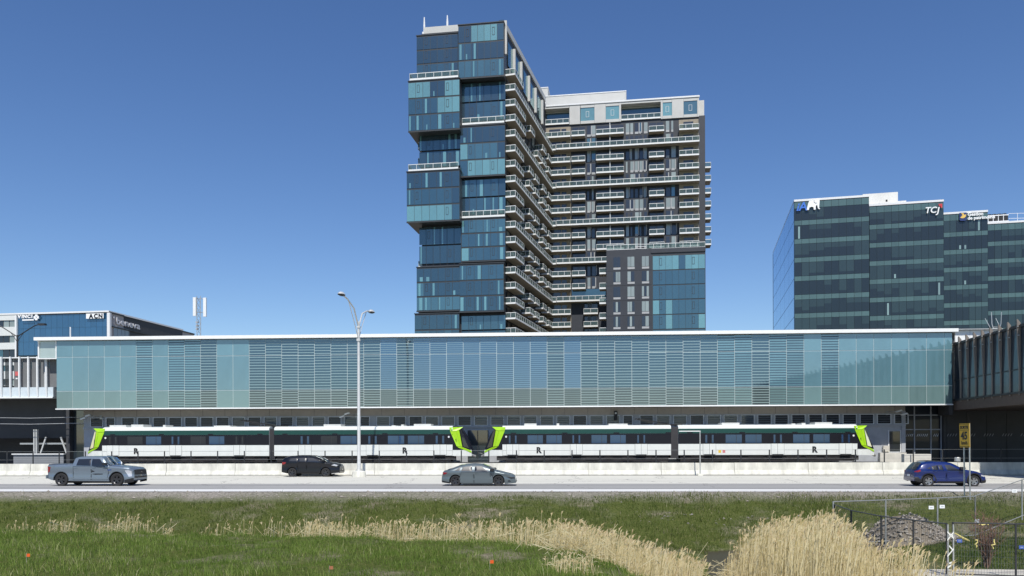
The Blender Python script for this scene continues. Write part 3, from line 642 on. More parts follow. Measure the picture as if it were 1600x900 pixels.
# left flank of the office: sloping bands of blue glass
bx, by = -math.sin(R(.9)), 46.0
x0, x1, zT, yo = OT[0]
fg = glass('office_flank_glass', (.035, .075, .14), .2, (.7, .85, 1))
d0 = Matrix.Rotation(-of.a, 3, 'Z') @ Vector((0, 1, 0)); 
MB().prism([(x0, .12), (x0+.01, 45), (x0+6, 45), (x0+6, .12)], -.5, zT-.1).build('flank_core', ofr, office)
for fl in range(11):
    z = zT-.2-fl*3.95
    for k in range(5): MB().box(x0-.12, x0-.02, .2+k*9, 9.1+k*9, z-3.87, z-.03).build('flank_pane', fg, office)
x0b, x1b, zTb, yob = OT[1]
for px0, px1, pt, pb_, dy in ((1348, 1403, 303.5, 322, 3), (1374, 1416, 316, 322, 1.5)):
    a, zt_ = of.loc(px0, pt, yob+dy); b_, _ = of.loc(px1, pt, yob+dy); MB().box(a, b_, yob+dy, yob+dy+8, zTb-.5, zt_).build('roof_plant', mat('plant_white', (.66, .66, .63), .6, var=.08, scale=.4), office)
a, z_ = of.loc(1380, 303, yob+2); put('plant_vent', boxmesh('plant_vent', .35, .05, 1.1, black_plastic), office, (a+.7, yob+2.98, z_-2.1))
MB().box(of.loc(1416, 320, yob+4)[0], of.loc(1452, 320, yob+4)[0], yob+4, yob+9, zTb, zTb+1.1).build('roof_screen', grey_wall, office)
x0d, x1d, zTd, yod = OT[3]
a, zt_ = of.loc(1544, 336, yod+2); b_, zb_ = of.loc(1576, 349, yod+2); q = MB()
for i in range(4):
    wv = (b_-a)/4; q.box(a+i*wv+.08, a+(i+1)*wv-.08, yod+2.06, yod+4.5, zb_+.7, zt_-.35, 1); q.lathe([(0, 0), (.5, 0), (.5, .45), (0, .45)], 10, 1)
    for kk in range(len(q.v)-40, len(q.v)): q.v[kk] = (q.v[kk][0]+a+(i+.5)*wv, q.v[kk][1]+yod+3.2, q.v[kk][2]+zt_-.1)
    q.box(a+i*wv-.06, a+i*wv+.06, yod+2, yod+2.1, zb_, zt_)
q.box(a, b_, yod+1.95, yod+4.6, zb_+.45, zb_+.66); q.box(a, b_, yod+1.95, yod+2.2, zb_-.1, zb_+.2); q.box(a, b_, yod+1.95, yod+4.6, zt_-.3, zt_-.1)
q.build('chiller', [white_metal, black_plastic], office)
q = MB(); q.tube([(b_, yod+2, zb_+2.2), (x1d-.3, yod+2, zb_+1.9)], .05, 4); q.tube([(b_, yod+2, zb_+1.1), (x1d-.3, yod+2, zb_+.8)], .05, 4); [q.tube([(b_+(x1d-.3-b_)*k/4, yod+2, zTd+.2), (b_+(x1d-.3-b_)*k/4, yod+2, zb_+2.2-.3*k/4)], .05, 4) for k in range(1, 5)]; q.build('roof_rail', white_metal, office)
def place(fr_, px, py, yl):
    x, z = fr_.loc(px, py, yl); return (Matrix.Rotation(fr_.a, 3, 'Z') @ Vector((x, yl, z))) + fr_.o
sgw = mat('sign_white', (.85, .86, .86), .4, var=0); sgb = mat('sign_blue', (.05, .17, .6), .4, var=0); sgd = mat('sign_black', (.01, .01, .012), .5, var=0)
t = thing('building_sign', 'blue letters and a white elephant on the left end of the stepped office', 'sign', place(of, 1243, 329.5, -.25), of.a)
text('letter', 'i', 2.2, sgb, t, (.1, 0, 0), shear=.25, ext=.08, bold=.06); text('letter', 'A', 2.45, sgb, t, (.62, 0, 0), shear=.12, ext=.08, bold=.05)
el = [(0, 0), (.45, 0), (.55, .5), (1.0, .62), (1.35, .5), (1.4, 0), (1.75, 0), (1.8, .75), (2.05, .95), (2.2, .2), (2.5, 0), (2.62, .12), (2.42, .3), (2.5, 1.2), (2.55, 2.05), (1.6, 2.05), (1.45, 1.9), (.5, 1.85), (.3, 1.3)]
MB().prism(el, -.08, .08, axis='y').build('elephant_emblem', sgw, t, (2.15, 0, 0)); MB().tube([(3.6, -.1, 1.95), (3.62, -.1, 1.5), (3.9, -.1, 1.3), (4.15, -.1, 1.35)], .04, 4).build('emblem_line', sgd, t)
t = thing('building_sign', 'white italic letters TCJ with a red mark at the office roof corner', 'sign', place(of, 1444.5, 333.3, 6.75), of.a)
for c_, dx_ in (('T', 0), ('C', 1.0), ('J', 2.3)): text('letter', c_, 1.75, sgw, t, (dx_, 0, -.1 if c_ == 'J' else 0), shear=.2, ext=.08, bold=.025)
MB().prism([(2.75, 1.2), (2.75, 1.55), (2.6, 1.75), (3.35, 1.75), (3.35, .95), (3.05, .95), (3.05, 1.4)], -.06, .06, axis='y').build('red_mark', mat('sign_red', (.6, .05, .06), .4, var=0), t)
t = thing('building_sign', 'small white sign reading Gestion de patrimoine with a blue crest', 'sign', place(of, 1499, 345.5, 14.25), of.a)
MB().prism([(0, .25), (.25, 0), (1.15, 0), (1.4, .25), (1.4, 1.75), (0, 1.75)], -.06, .06, axis='y').build('crest', mat('crest_navy', (.02, .04, .15), .4, var=0), t)
MB().prism([(.15, .7), (.5, .55), (.95, .6), (1.25, .9), (1.3, 1.4), (1.0, 1.2), (.75, 1.65), (.3, 1.65), (.6, 1.25)], -.1, -.061, axis='y').build('crest_emblem', mat('crest_yellow', (.75, .5, .12), .4, var=.2, scale=3), t)
text('lettering', 'Gestion', .95, sgw, t, (1.6, 0, 1.0), ext=.05, bold=.03); text('lettering', 'de patrimoine', .95, sgw, t, (1.6, 0, .2), ext=.05, bold=.03, sx=.98)
# ------------------------------------------------------------ office at left
lf = Frame(170, 230, -R(8-2.8))
lo = thing('office_block', 'blue glass office block with a dark flank behind the left end of the station', 'office building', lf.o, lf.a)
def lz(px, py, yl=0): return lf.loc(px, py, yl)
xl0, zt_ = lz(25, 489); xl1 = lz(168, 489)[0]; zt_ = lz(100, 489)[1]; xw0 = lz(-60, 489)[0]
MB().box(xw0, 0, .3, 40, -.5, zt_-.2).build('core', dark_wall, lo)
bgl = glass('left_office_glass', (.012, .06, .13), .17, (.6, .85, 1)); n = 16; cw = (xl1-xl0-.4)/n; hp = 4.0
for r_ in range(4):
    for c_ in range(n):
        put('window_pane', boxmesh('window_pane', cw-.05, .05, hp-.05, bgl if r_ < 3 else og[0]), lo, (xl0+.4+c_*cw, .3, zt_-.35-(r_+1)*hp)).rotation_euler = (random.uniform(-.003, .003), 0, random.uniform(-.003, .003))
MB().box(xw0, .3, -.25, 40, zt_-.12, zt_+.35).build('roof_edge', white_metal, lo)
MB().box(xl1, xl1+.9, -.3, .5, -.5, zt_-.31).build('corner_pier', white_metal, lo)
MB().box(xl0-.2, xl0+.38, -.3, .5, -.5, zt_-.31).build('corner_pier', white_metal, lo)
band = mat('white_band', (.66, .68, .66), .5, var=.04)
for k, (pa, pb_) in enumerate(((490.5, 500.5), (511, 524.5), (535.5, 546), (559, 571), (580, 592), (602, 640))):
    za, zc = lz(10, pb_)[1], lz(10, pa)[1]; MB().box(xw0, xl0-.22, -.1, .25, za, zc).build('white_band', band, lo)
for k, (pa, pb_) in enumerate(((500.5, 511), (524.5, 535.5), (546, 559), (571, 580), (592, 602))):
    za, zc = lz(10, pb_)[1]+.02, lz(10, pa)[1]-.02; cw_ = (xl0-.3-xw0)/9
    for c_ in range(9): put('window', boxmesh('window', cw_-.25, .05, zc-za, random.choice([DW, GL[1], BW])), lo, (xw0+c_*cw_, .29, za))
side = R(90-6.8+8)
brn = mat('flank_brown', (.46, .42, .39), .6, var=.06, scale=.4); fwn = glass('flank_window', (.14, .15, .17), .09)
fx_, fy_ = math.cos(side), math.sin(side)
def lflank(name, s, out, w_, d, z0_, h, m): return put(name, boxmesh(name, w_, d, h, m), lo, (fx_*s+fy_*out, fy_*s-fx_*out, z0_), side)
ztf = lz(172, 487.5)[1]
MB().box(.6, 49, -.15, 12, -.5, ztf).build('flank_wall', brn, lo, (0, .02, 0), side)
lflank('flank_cornice', -.1, .2, 49, .25, ztf-.25, .4, dark_metal); 
for r_ in range(3):
    for c_ in range(24): lflank('window', 2.2+c_*1.9, .16, 1.75, .05, ztf-4.6-r_*4.2-2.4, 3.2 if r_ == 0 else 2.6, fwn if r_ == 0 else op[0])
    lflank('shade_strip', .5, .16, 48, .5, ztf-4.0-r_*4.2-.2, .22, dark_metal)
t = thing('building_sign', 'white VINCI lettering with a cross emblem on the blue glass office', 'sign', place(lf, 28, 498, -.42), lf.a)
for c_, x_ in zip('VINCI', (0, 1.25, 1.75, 3.1, 4.45)): text('letter', c_, 1.35, sgw, t, (x_, 0, .15), ext=.08, bold=.06, sx=1.15)
MB().box(1.5, 5.3, -.1, .05, -.65, -.25).build('sub_line', sgw, t)
for a in range(4):
    c, s = math.cos(a*math.pi/2), math.sin(a*math.pi/2); P_ = [(.15, -.3), (.45, -.42), (.85, -.35), (.85, .35), (.45, .42), (.15, .3)]
    P_ = [(x*c-y*s+6.1, x*s+y*c+.25) for x, y in P_]; MB().prism(P_, -.1, .05, axis='y').build('cross_emblem', sgw, t)
t = thing('building_sign', 'white panel with black letters ACN at the blue office corner', 'sign', place(lf, 134.5, 498, -.42), lf.a)
MB().box(0, 5.6, 0, .1, 0, 1.5).build('panel', sgw, t)
for c_, x_ in zip('ACN', (1.05, 2.55, 4.0)): text('letter', c_, 1.75, sgd, t, (x_, -.05, .12), ext=.04, bold=.07)
t = thing('building_sign', 'grey lettering beneva on the dark flank of the left office', 'sign'); t.parent = None
p0 = Matrix.Rotation(lf.a, 3, 'Z') @ Vector((fx_*1.6+fy_*.35, fy_*1.6-fx_*.35, 0)) + lf.o; t.location = (p0.x, p0.y, ztf-3.2); t.rotation_euler.z = lf.a+side
text('lettering', 'beneva', 2.9, mat('sign_grey', (.62, .62, .64), .4, var=0), t, (1.6, 0, .2), ext=.08, bold=.05, sx=1.5)
MB().lathe([(0, -.05), (.35, -.05), (.35, .05), (0, .05)], 10, axis='y').build('dot', mat('sign_grey', (.62, .62, .64)), t, (.6, 0, 1.9))
# roof spike near the station roof
p = at(110, 527, 95); m_ = thing('roof_mast', 'thin white mast in front of the blue glass office', 'mast', (p.x, p.y, 0)); q = MB().tube([(0, 0, -.3), (0, 0, at(110, 511, 95).z)], [.12, .08], 6); q.build('shaft', white_metal, m_); MB().box(-.3, .3, -.3, .3, -.5, .1).build('base', white_metal, m_)
# cell antenna mast
p = at(312, 520, 120); zt_ = at(312, 463, 120).z
cm = thing('antenna_mast', 'lattice mast with two white panel antennas behind the station roof', 'antenna mast', (p.x, p.y, 0))
q = MB(); leg = [(-.3, -.3), (.3, -.3), (0, .35)]
for x, y in leg: q.tube([(x, y, -.5), (x, y, zt_)], .05, 5)
for k in range(int(zt_/.8)):
    for i in range(3):
        a, b_ = leg[i], leg[(i+1) % 3]; q.tube([(*a, k*.8), (*b_, k*.8+.8)], .03, 4)
q.build('lattice', steel, cm)
for px, pa, pb_ in ((304.5, 465, 494), (320.5, 465.5, 495)):
    x = at(px, 480, 120).x-p.x; MB().box(x-.2, x+.25, -.25, .0, at(px, pb_, 120).z, at(px, pa, 120).z).build('panel_antenna', white_paint, cm)
    for zz in (467, 488): MB().tube([(0, 0, at(312, zz, 120).z), (x, -.05, at(312, zz, 120).z)], .05, 5).build('bracket', steel, cm)
for k in range(3): MB().box(-.55, -.2, -.2, .15, at(312, 505+k*5, 120).z, at(312, 502.5+k*5, 120).z).build('radio_unit', grey_wall, cm)
# ------------------------------------------------------------ metro trains
YT = 75.0                                             # near side of the trains
tg = mat('train_green', (.01, .06, .05), .3, var=.05); twh = mat('train_white', (.74, .76, .72), .3, var=.03, scale=2, sc=(1, 1, .3), coat=.3)
tbk = mat('train_black', (.011, .011, .016), .3, var=.05, spec=.3); neon = mat('train_lime', (.36, .66, .01), .35, var=.03, coat=.3)
under = mat('train_underframe', (.018, .016, .016), .8, var=.3, scale=6)
twn = [glass('train_window_dark', (.008, .011, .018), .02), glass('train_window_blue', (.012, .04, .1), .075, (.5, .75, 1))]  # blue panes carry the reflected sky in their body colour
grey_b = mat('gangway_rubber', (.05, .05, .055), .8, var=.1)
tX = lambda px: at(px, 700, YT).x
def tZ(py): return at(800, py, YT).z
z_roof, z_ws, z_g, z_wn0, z_wn1, z_sk, z_und = tZ(666.6), tZ(669.0), tZ(677.9), tZ(680.2), tZ(694.2), tZ(712.3), tZ(722)
TW = 2.9
def strip(m, name, par, x0, x1, z0, z1, out=.0, dep=.05):
    return MB().box(x0, x1, YT-out-dep, YT-out, z0, z1).build(name, m, par)
def train(label, cars, roofkit, stickers, winblue):
    t = thing('metro_train', label, 'train', (0, 0, 0), 0, 'white and lime metro trains on the track')
    for ci, (xa, xb, cabside, frac) in enumerate(cars):
        a, b_ = tX(xa), tX(xb); L = b_-a; cab = 1.75
        ba, bb = (a+cab, b_) if cabside < 0 else (a, b_-cab)
        q = MB(); prof = [(YT+.12, z_roof), (YT+.02, z_ws+.06), (YT, z_ws-.1), (YT, z_sk+.05), (YT+.12, z_sk), (YT+TW-.12, z_sk), (YT+TW, z_sk+.05), (YT+TW, z_ws-.1), (YT+TW-.02, z_ws+.06), (YT+TW-.3, z_roof+.12), (YT+.45, z_roof+.1)]
        q.prism(prof, ba, bb, axis='x'); body = q.build('car_body', twh, t)
        strip(tg, 'green_band', body, ba, bb, z_g, z_ws-.11, 0, .012); strip(tbk, 'window_band', body, ba, bb, z_wn1, z_g-.004, 0, .016)
        for k in range(int(L/1.6)): 
            if k % 3 == 0: strip(tbk, 'band_vent', body, ba+.8+k*1.6, ba+1.3+k*1.6, z_g-.0, z_g+.1, .012, .012)
        strip(mat('panel_line', (.2, .21, .2), .6, var=0), 'belt_line', body, ba, bb, tZ(704.2), tZ(703.7), 0, .004)
        fx = (lambda f: a+f*L) if cabside > 0 else (lambda f: b_-f*L)
        def span(f0, f1): p, q_ = sorted((fx(f0), fx(f1))); return p, q_
        for k, f in enumerate(frac['doors']):
            p, q_ = span(f-.032, f+.032); mid = (p+q_)/2; kd = twn[1 if random.random() < winblue else 0]
            for d0, d1 in ((p, mid-.012), (mid+.012, q_)):
                d = strip(twh, 'door', t, d0, d1, z_sk+.12, z_wn1-.005, 0, .03); strip(tbk, 'door_upper', d, d0, d1, z_wn1, z_g-.03, .016, .02); strip(kd, 'door_pane', d, d0+.2, d1-.2, z_wn1+.08, z_wn0-.02, .036, .012)
            strip(tbk, 'door_seam', t, mid-.012, mid+.012, z_sk+.1, z_wn1, 0, .02); 
            for e in (p-.03, q_+.005): strip(mat('panel_line', (.2, .21, .2)), 'door_seam', t, e, e+.025, z_sk+.1, z_wn1, 0, .006)
            strip(dark_metal, 'door_step', t, p+.1, q_-.1, z_sk+.02, z_sk+.11, 0, .12)
        for f in frac['wins']:
            p, q_ = span(f-.041, f+.041); o = strip(twn[1 if random.random() < winblue else 0], 'window', t, p, q_, z_wn1+.06, z_wn0, .016, .014)
            strip(dark_metal, 'window_bar', o, (p*.35+q_*.65), (p*.35+q_*.65)+.04, z_wn1+.06, z_wn0, .03, .008)
        rp, _ = span(frac['R'], frac['R']+.01); text('letter', 'R', .74, sgd, t, (rp-.25, YT-.02, tZ(707.5)), ext=.012, bold=.03)
        # underframe, bogies
        q = MB(); q.box(ba+.2, bb-.2, YT+.16, YT+TW-.25, z_und+.05, z_sk); 
        for k in range(9): xx = a+1.2+k*(L-2.4)/9; q.box(xx, xx+(L-2.4)/9*random.uniform(.5, .9), YT+.12, YT+1, z_und+random.uniform(.1, .3), z_sk-.03)
        q.build('underframe', under, t)
        for xc in (a+2.9, b_-2.9):
            q = MB()
            for s in (-1.05, 1.05):
                q.lathe([(0, 0), (.42, 0), (.42, .13), (0, .13)], 14, axis='y'); 
                for kk in range(len(q.v)-56, len(q.v)): q.v[kk] = (q.v[kk][0]+xc+s, q.v[kk][1]+YT+.5, q.v[kk][2]+.27)
            q.box(xc-1.7, xc+1.7, YT+.3, YT+.45, .3, .55); q.build('bogie', under, t)
        # lime cab end: side blade on the flank, then a facet turning in to the nose
        sx = 1 if cabside > 0 else -1; xe = bb if cabside > 0 else ba
        X = lambda d: xe+sx*d                             # d metres toward the nose
        def yin(d): return YT+(0 if d < .35 else .62*((d-.35)/1.4)**1.25)
        q = MB(); rings = []
        for d in (-.02, .35, .8, 1.25, 1.75):
            f_ = max(0, (d-.35)/1.4); zt_ = z_roof+.05-.15*f_; zlo = z_sk+.02-.05*f_; y0 = yin(d); y1 = 2*YT+TW-y0
            rr = [(X(d-.55*f_*0), y0, zlo), (X(d), y0, tZ(703)), (X(d-.55*f_), y0+.04, z_wn0), (X(d-.95*f_), y0+.12, zt_-.1), (X(d-1.0*f_), y0+.3, zt_)]
            rr += [(x_, 2*YT+TW-y_, z_) for x_, y_, z_ in rr[::-1]]; k0 = len(q.v); q.v += rr; rings.append(k0)
        n = 10
        for i in range(len(rings)-1):
            for j in range(n):
                q.f.append(tuple((rings[i]+j, rings[i]+(j+1) % n, rings[i+1]+(j+1) % n, rings[i+1]+j)[::sx])); q.m.append(1 if j % n in (0,) else 0)
        q.f.append(tuple(range(rings[-1], rings[-1]+n))[::-sx]); q.m.append(0)
        q.build('cab', [tbk, twh], t)
        def blade(name, m, poly, off):                    # polygon in (d, z) laid on the cab skin
            v = MB(); front = [(X(d), yin(d)-off+(0 if d < .35 else .02), z) for d, z in poly]; back = [(x, y+.05, z) for x, y, z in front]
            k = len(front); v.v = front+back; v.f = [tuple(range(k))[::sx], tuple(range(k, 2*k))[::-sx]]+[((i+1) % k, i, k+i, k+(i+1) % k)[::sx] for i in range(k)]; v.m = [0]*len(v.f)
            return v.build(name, m, t)
        strip_pts = [(-.22, tZ(673.4)), (.35, tZ(673.4)), (.72, tZ(697.5)), (.38, tZ(696.8))]
        blade('lime_blade', neon, strip_pts, .04)
        blade('lime_blade', neon, [(.36, tZ(673.4)), (.62, tZ(672)), (.9, tZ(698)), (.73, tZ(697.5))], .05)
        blade('lime_top', neon, [(-.3, tZ(667.3)), (.98, tZ(666.8)), (.62, tZ(671.6)), (.36, tZ(672.9)), (-.22, tZ(672.9))], .03)
        blade('lime_chin', neon, [(.4, tZ(697.3)), (.92, tZ(698.5)), (1.72, tZ(704)), (1.74, tZ(707.5)), (.6, tZ(699.5))], .06)
        blade('windscreen', glass('cab_glass', (.01, .012, .016), .06), [(.68, tZ(672)), (.82, tZ(672)), (1.5, tZ(700)), (1.0, tZ(697.8))], .03)
        o = put('side_lamp', MB().lathe([(0, -.02), (.09, -.02), (.09, .02), (0, .02)], 10, axis='y').mesh('side_lamp', white_metal), t, (X(-.35), YT-.03, tZ(682.3)))
        q = MB(); q.tube([(X(1.6), YT+.9, z_sk+.1), (X(2.05), YT+1.2, z_sk-.05)], .12, 8); q.build('coupler', steel, t)
        for u0, u1, h in roofkit[ci]: MB().box(tX(u0), tX(u1), YT+.6, YT+2.2, z_roof, z_roof+h).build('roof_unit', mat('roof_unit_grey', (.56, .57, .55), .5, var=.05), t)
    a, b_ = sorted((tX(cars[0][1]), tX(cars[1][0]))); MB().box(a-.02, b_+.02, YT+.18, YT+TW-.18, z_sk-.25, z_roof-.1).build('gangway', grey_b, t)
    q = MB()
    for k in range(6): xx = a+.05+k*(b_-a-.1)/6; q.box(xx, xx+.04, YT+.12, YT+.18, z_sk-.2, z_roof-.15)
    q.build('gangway_fold', grey_b, t)
    x0 = tX(cars[0][1]); q = MB(); yc = YT+1.45; zr_ = z_roof+.25; x0 -= .1
    q.tube([(x0, yc, zr_), (x0-1.8, yc, zr_+.28), (x0-2.9, yc, zr_+.42)], .05, 5); q.tube([(x0-.9, yc, zr_), (x0-2.2, yc, zr_+.2)], .035, 5)
    q.tube([(x0-2.7, yc-.7, zr_+.48), (x0-2.7, yc+.7, zr_+.48)], .05, 5); q.tube([(x0-3.0, yc-.7, zr_+.45), (x0-3.0, yc+.7, zr_+.45)], .05, 5); q.box(x0-1.2, x0+1.3, yc-.5, yc+.5, zr_-.2, zr_-.05); q.build('pantograph', black_plastic, t)
    for px, m_ in stickers: strip(m_, 'sticker', t, tX(px), tX(px+4.2), tZ(708.3), tZ(703.8), .0, .006)
    return t
FR = {'doors': (.158, .503, .844), 'wins': (.281, .381, .622, .723), 'R': .672}
FRm = dict(FR); FRm['R'] = .715
train('left white metro train with lime cab ends stopped below the station', [(132, 420.5, -1, dict(FR, R=.707)), (428.5, 736, 1, dict(FR, R=.667))],
      [((166, 192, .3), (200, 219, .35), (330, 356, .22), (250, 254, .3)), ((503, 530, .3), (610, 616, .18), (625, 629, .25), (645, 672, .3))], (), .7)
syel = mat('sticker_yellow', (.75, .5, .05), .5, var=0); sred = mat('sticker_red', (.6, .2, .2), .5, var=0)
train('right white metro train with lime cab ends and a yellow sticker on its side', [(756, 1048.5, -1, dict(FR, R=.693)), (1060, 1370, 1, dict(FR, R=.69))],
      [((819, 838, .3), (870, 874, .3), (952, 982, .25)), ((1130, 1158, .3), (1240, 1246, .2), (1256, 1262, .25), (1277, 1304, .3))], ((1122.5, syel), (1129, sred)), .95)
# track bed
tag(MB().box(-75, 60, 70.9, YW-.01, -.6, -.2).build('track_bed', mat('ballast', (.1, .09, .085), .95, var=.4, scale=14, bump=.6)), kind='structure')
for k, y in enumerate((YT+.72, YT+2.16)): tag(MB().box(-75, 45, y-.035, y+.035, -.2, -.03).build('rail', mat('rail_steel', (.2, .13, .09), .5, .5, var=.2, scale=5)), kind='structure')
# ------------------------------------------------------------ roadside barrier and wire fence
YB = 68.95
bar = thing('concrete_barrier', 'pale concrete safety barrier running along the far edge of the road', 'barrier', (0, YB, 0))
prof = [(0, -.42), (0, -.2), (.07, -.1), (.2, .12), (.24, .74), (.46, .74), (.5, .12), (.7, -.2), (.7, -.42)]
seg = MB().prism(prof, 0, 6.17, axis='x').mesh('barrier_segment', concrete)
for i in range(22):
    o = put('barrier_segment', seg, bar, (tX(-180)+i*6.2, random.uniform(-.012, .012), random.uniform(-.008, .008)))
xe_ = tX(-180)+22*6.2
for i in range(0): pass
MB().box(tX(-180), xe_, .3, .68, -.4, .705).build('barrier_core', concrete, bar)
wf = thing('wire_fence', 'low dark post and wire fence between the barrier and the trains', 'fence', (0, 71.2, 0))
pm = MB().tube([(0, 0, -.35), (0, 0, at(800, 703.5, 71.2).z)], .055, 6).mesh('post', dark_metal)
hz = at(800, 703.5, 71.2).z
for i in range(38): put('post', pm, wf, (at(-15, 700, 71.2).x+i*at(800+42.6, 700, 71.2).x*1.0, 0, 0)) if False else put('post', pm, wf, (at(11, 700, 71.2).x+i*(at(1427, 700, 71.2).x-at(11, 700, 71.2).x)/33, 0, 0))
for z in (.5, 1.05, hz-.02): MB().tube([(-62, 0, z), (52, 0, z)], .009, 4).build('wire', steel, wf)
for k in range(12): 
    x = -47+k*8.05
MB().box(at(1413, 715, 71.6).x, at(1455, 715, 71.6).x, 71.6, 72.2, -.4, at(1430, 709.5, 71.6).z).build('low_wall', pale, None)
tag(bpy.data.objects['low_wall'], 'short pale concrete wall at the right end of the right train', 'wall')
bw = thing('bollard', 'grey end post behind the barrier above the blue car', 'post', (at(1497, 725, 70).x, 70.1, -.4)); MB().lathe([(0, 1.55), (.2, 1.55), (.24, 1.5), (.24, 0)], 12).build('post_body', steel, bw); MB().lathe([(.25, 1.1), (.25, 1.2)], 12).build('band', black_plastic, bw)
for (px, py, lab) in ((150, 652, 'leftmost of three'), (550, 649, 'middle one of three'), (1394, 645, 'rightmost of three')):
    p = at(px, py, YW-.3); sgn = 1 if px < 1000 else -1
    t = thing('wall_light', lab+' twin headed wall lights over the louvre windows', 'light', (p.x, YW-.02, p.z), 0, 'twin headed lights on the louvre wall')
    q = MB(); q.tube([(.55*sgn, 0, 0), (.3*sgn, -.9, .08), (-.2*sgn, -1.2, .05)], .04, 6); q.box(.4*sgn-.12, .4*sgn+.12, -.1, 0, -.2, .2); q.build('arm', steel, t)
    for dx_, dz in ((-.25, .12), (-.75, -.18)): MB().prism([(-.3, .0), (.2, .16), (.28, .05), (-.2, -.12)], -1.4, -1.0, axis='y').build('lamp_head', rail_white, t, (dx_*sgn, 0, dz))
t = thing('signal_light', 'small dark signal box on the wall above the right train', 'signal', (at(962, 650, YW-.2).x, YW-.05, at(962, 657, YW).z)); MB().box(-.16, .16, -.3, 0, 0, .95).build('housing', black_plastic, t); MB().lathe([(0, -.34), (.1, -.34), (.1, -.3)], 10, axis='y').build('lens', white_metal, t, (0, 0, .72))
# overhead cables at left
for py in (651.5, 661):
    a, b_ = at(-40, py+.7, YW-1.2), at(135, py, YW-1.2); tag(MB().tube([a, (a+b_)/2+Vector((0, 0, -.1)), b_], .03, 5).build('overhead_cable', steel), ('upper' if py < 655 else 'lower')+' of two thin cables crossing the dark undercroft', 'cable')
# ------------------------------------------------------------ lamp posts
YL = 66.0
p = at(561, 744, YL); zt_ = at(562, 503, YL).z
lampw = mat('lamp_grey', (.62, .62, .6), .4, .25, var=.06)
t = thing('street_lamp', 'tall twin arm street lamp on a concrete footing at the barrier', 'street lamp', (p.x, YL, -.3))
H = zt_+.3
MB().lathe([(.6, 0), (.55, .45), (.42, .5), (.0, .5)], 16).build('footing', concrete, t)
q = MB().lathe([(.3, .5), (.3, .56), (.17, .6), (.16, 1.2), (.145, 1.25), (.1, H), (0, H+.05)], 14); q.build('pole', lampw, t, smooth=40)
for k in range(4): MB().lathe([(0, .1), (.03, .1), (.03, 0)], 6).build('anchor_bolt', steel, t, (.25*math.cos(k*1.57+.8), .25*math.sin(k*1.57+.8), .56))
MB().box(-.14, .14, -.16, .16, H-1.6, H-1.4).build('collar', lampw, t); MB().box(-.13, .13, -.15, .15, H-.5, H-.35).build('collar', lampw, t)
for s, hz_, sx_ in ((-1, at(544, 461, YL-3.3).z+.3, -.45), (1, at(576, 487, YL+3.3).z+.3, .25)):
    q = MB(); q.tube([(0, 0, H-.45), (sx_*.35, s*.9, H*.4+hz_*.6), (sx_*.8, s*2.2, hz_-.12), (sx_, s*3.2, hz_)], .06, 8); q.tube([(0, 0, H-1.5), (sx_*.25, s*.8, H-.35), (sx_*.7, s*2.0, hz_-.28)], .035, 6); q.build('arm', lampw, t, smooth=40)
    hd = MB(); 
    hd.lathe([(0, .16), (.2, .14), (.34, .02), (.36, -.03)], 14); h = hd.build('lamp_head', lampw, t, (sx_*1.1, s*3.55, hz_+.02), smooth=40); h.scale = (.8, 1.6, 1.1)
    MB().lathe([(0, -.1), (.22, -.09), (.34, -.03), (.34, 0)], 14).build('lens', black_plastic, h)
YL2 = 100
p = at(27, 524, YL2); t = thing('street_lamp', 'dark twin arm street lamp behind the glass walkway at left', 'street lamp', (p.x, YL2, -.5)); z0 = p.z+.5
MB().lathe([(.16, 0), (.1, z0), (0, z0+.1)], 10).build('pole', dark_metal, t)
for s in (-1, 1):
    f_ = lambda px, py: (at(27+s*px, py, YL2).x-p.x, 0, at(27+s*px, py, YL2).z+.5)
    q = MB(); q.tube([f_(0, 526), f_(8, 521), f_(18, 514.5), f_(28, 508.5), f_(36, 506.6)], .07, 6); q.tube([f_(0, 535), f_(4, 528), f_(10, 520)], .04, 5); q.build('arm', dark_metal, t)
    x, _, z = f_(39, 507); MB().box(x-.45, x+.45, -.25, .25, z-.1, z+.12).build('lamp_head', dark_metal, t)
p = at(1094, 744, 67.6); t = thing('height_post', 'slim white L shaped post standing by the barrier before the right train', 'post', (p.x, 67.6, -.3)); zt_ = at(1094, 673, 67.6).z+.3
MB().lathe([(.05, 0), (.045, zt_), (0, zt_)], 8).build('shaft', steel, t); MB().box(at(1061, 674, 67.6).x-p.x, .05, -.035, .035, zt_-.07, zt_).build('cross_arm', white_metal, t); MB().box(-.2, .2, -.15, .15, 0, .18).build('base', concrete, t)
# speed sign at the road edge
YG = 40.4
p = at(1511, 776, YG); zg = gz(p.x, YG)
t = thing('speed_sign', 'yellow advisory 45 km/h sign on two leaning steel posts at the road edge', 'road sign', (p.x, YG, zg), R(-84))
ylw = mat('sign_yellow', (.8, .46, .02), .45, var=.03); zb_, zt_ = at(1507, 699, YG).z-zg, at(1507, 661.5, YG).z-zg; tilt = -.11
for x in (-.22, .22): MB().tube([(x+.02, .0, -.2), (x+tilt*.6, .03, zt_)], .035, 6).build('post', steel, t)
def sbox(name, x0, x1, z0, z1, y, m): return MB().prism([(x0+tilt*(z0/zt_), z0), (x1+tilt*(z0/zt_), z0), (x1+tilt*(z1/zt_), z1), (x0+tilt*(z1/zt_), z1)], y-.015, y, axis='y').build(name, m, t)
pan = sbox('sign_panel', -.4, .4, zb_, zt_, -.045, ylw)
sbox('border', -.37, .37, zt_-.05, zt_-.03, -.061, sgd); sbox('border', -.37, .37, zb_+.84, zb_+.86, -.061, sgd); sbox('border', -.37, .37, zb_+.03, zb_+.05, -.061, sgd)
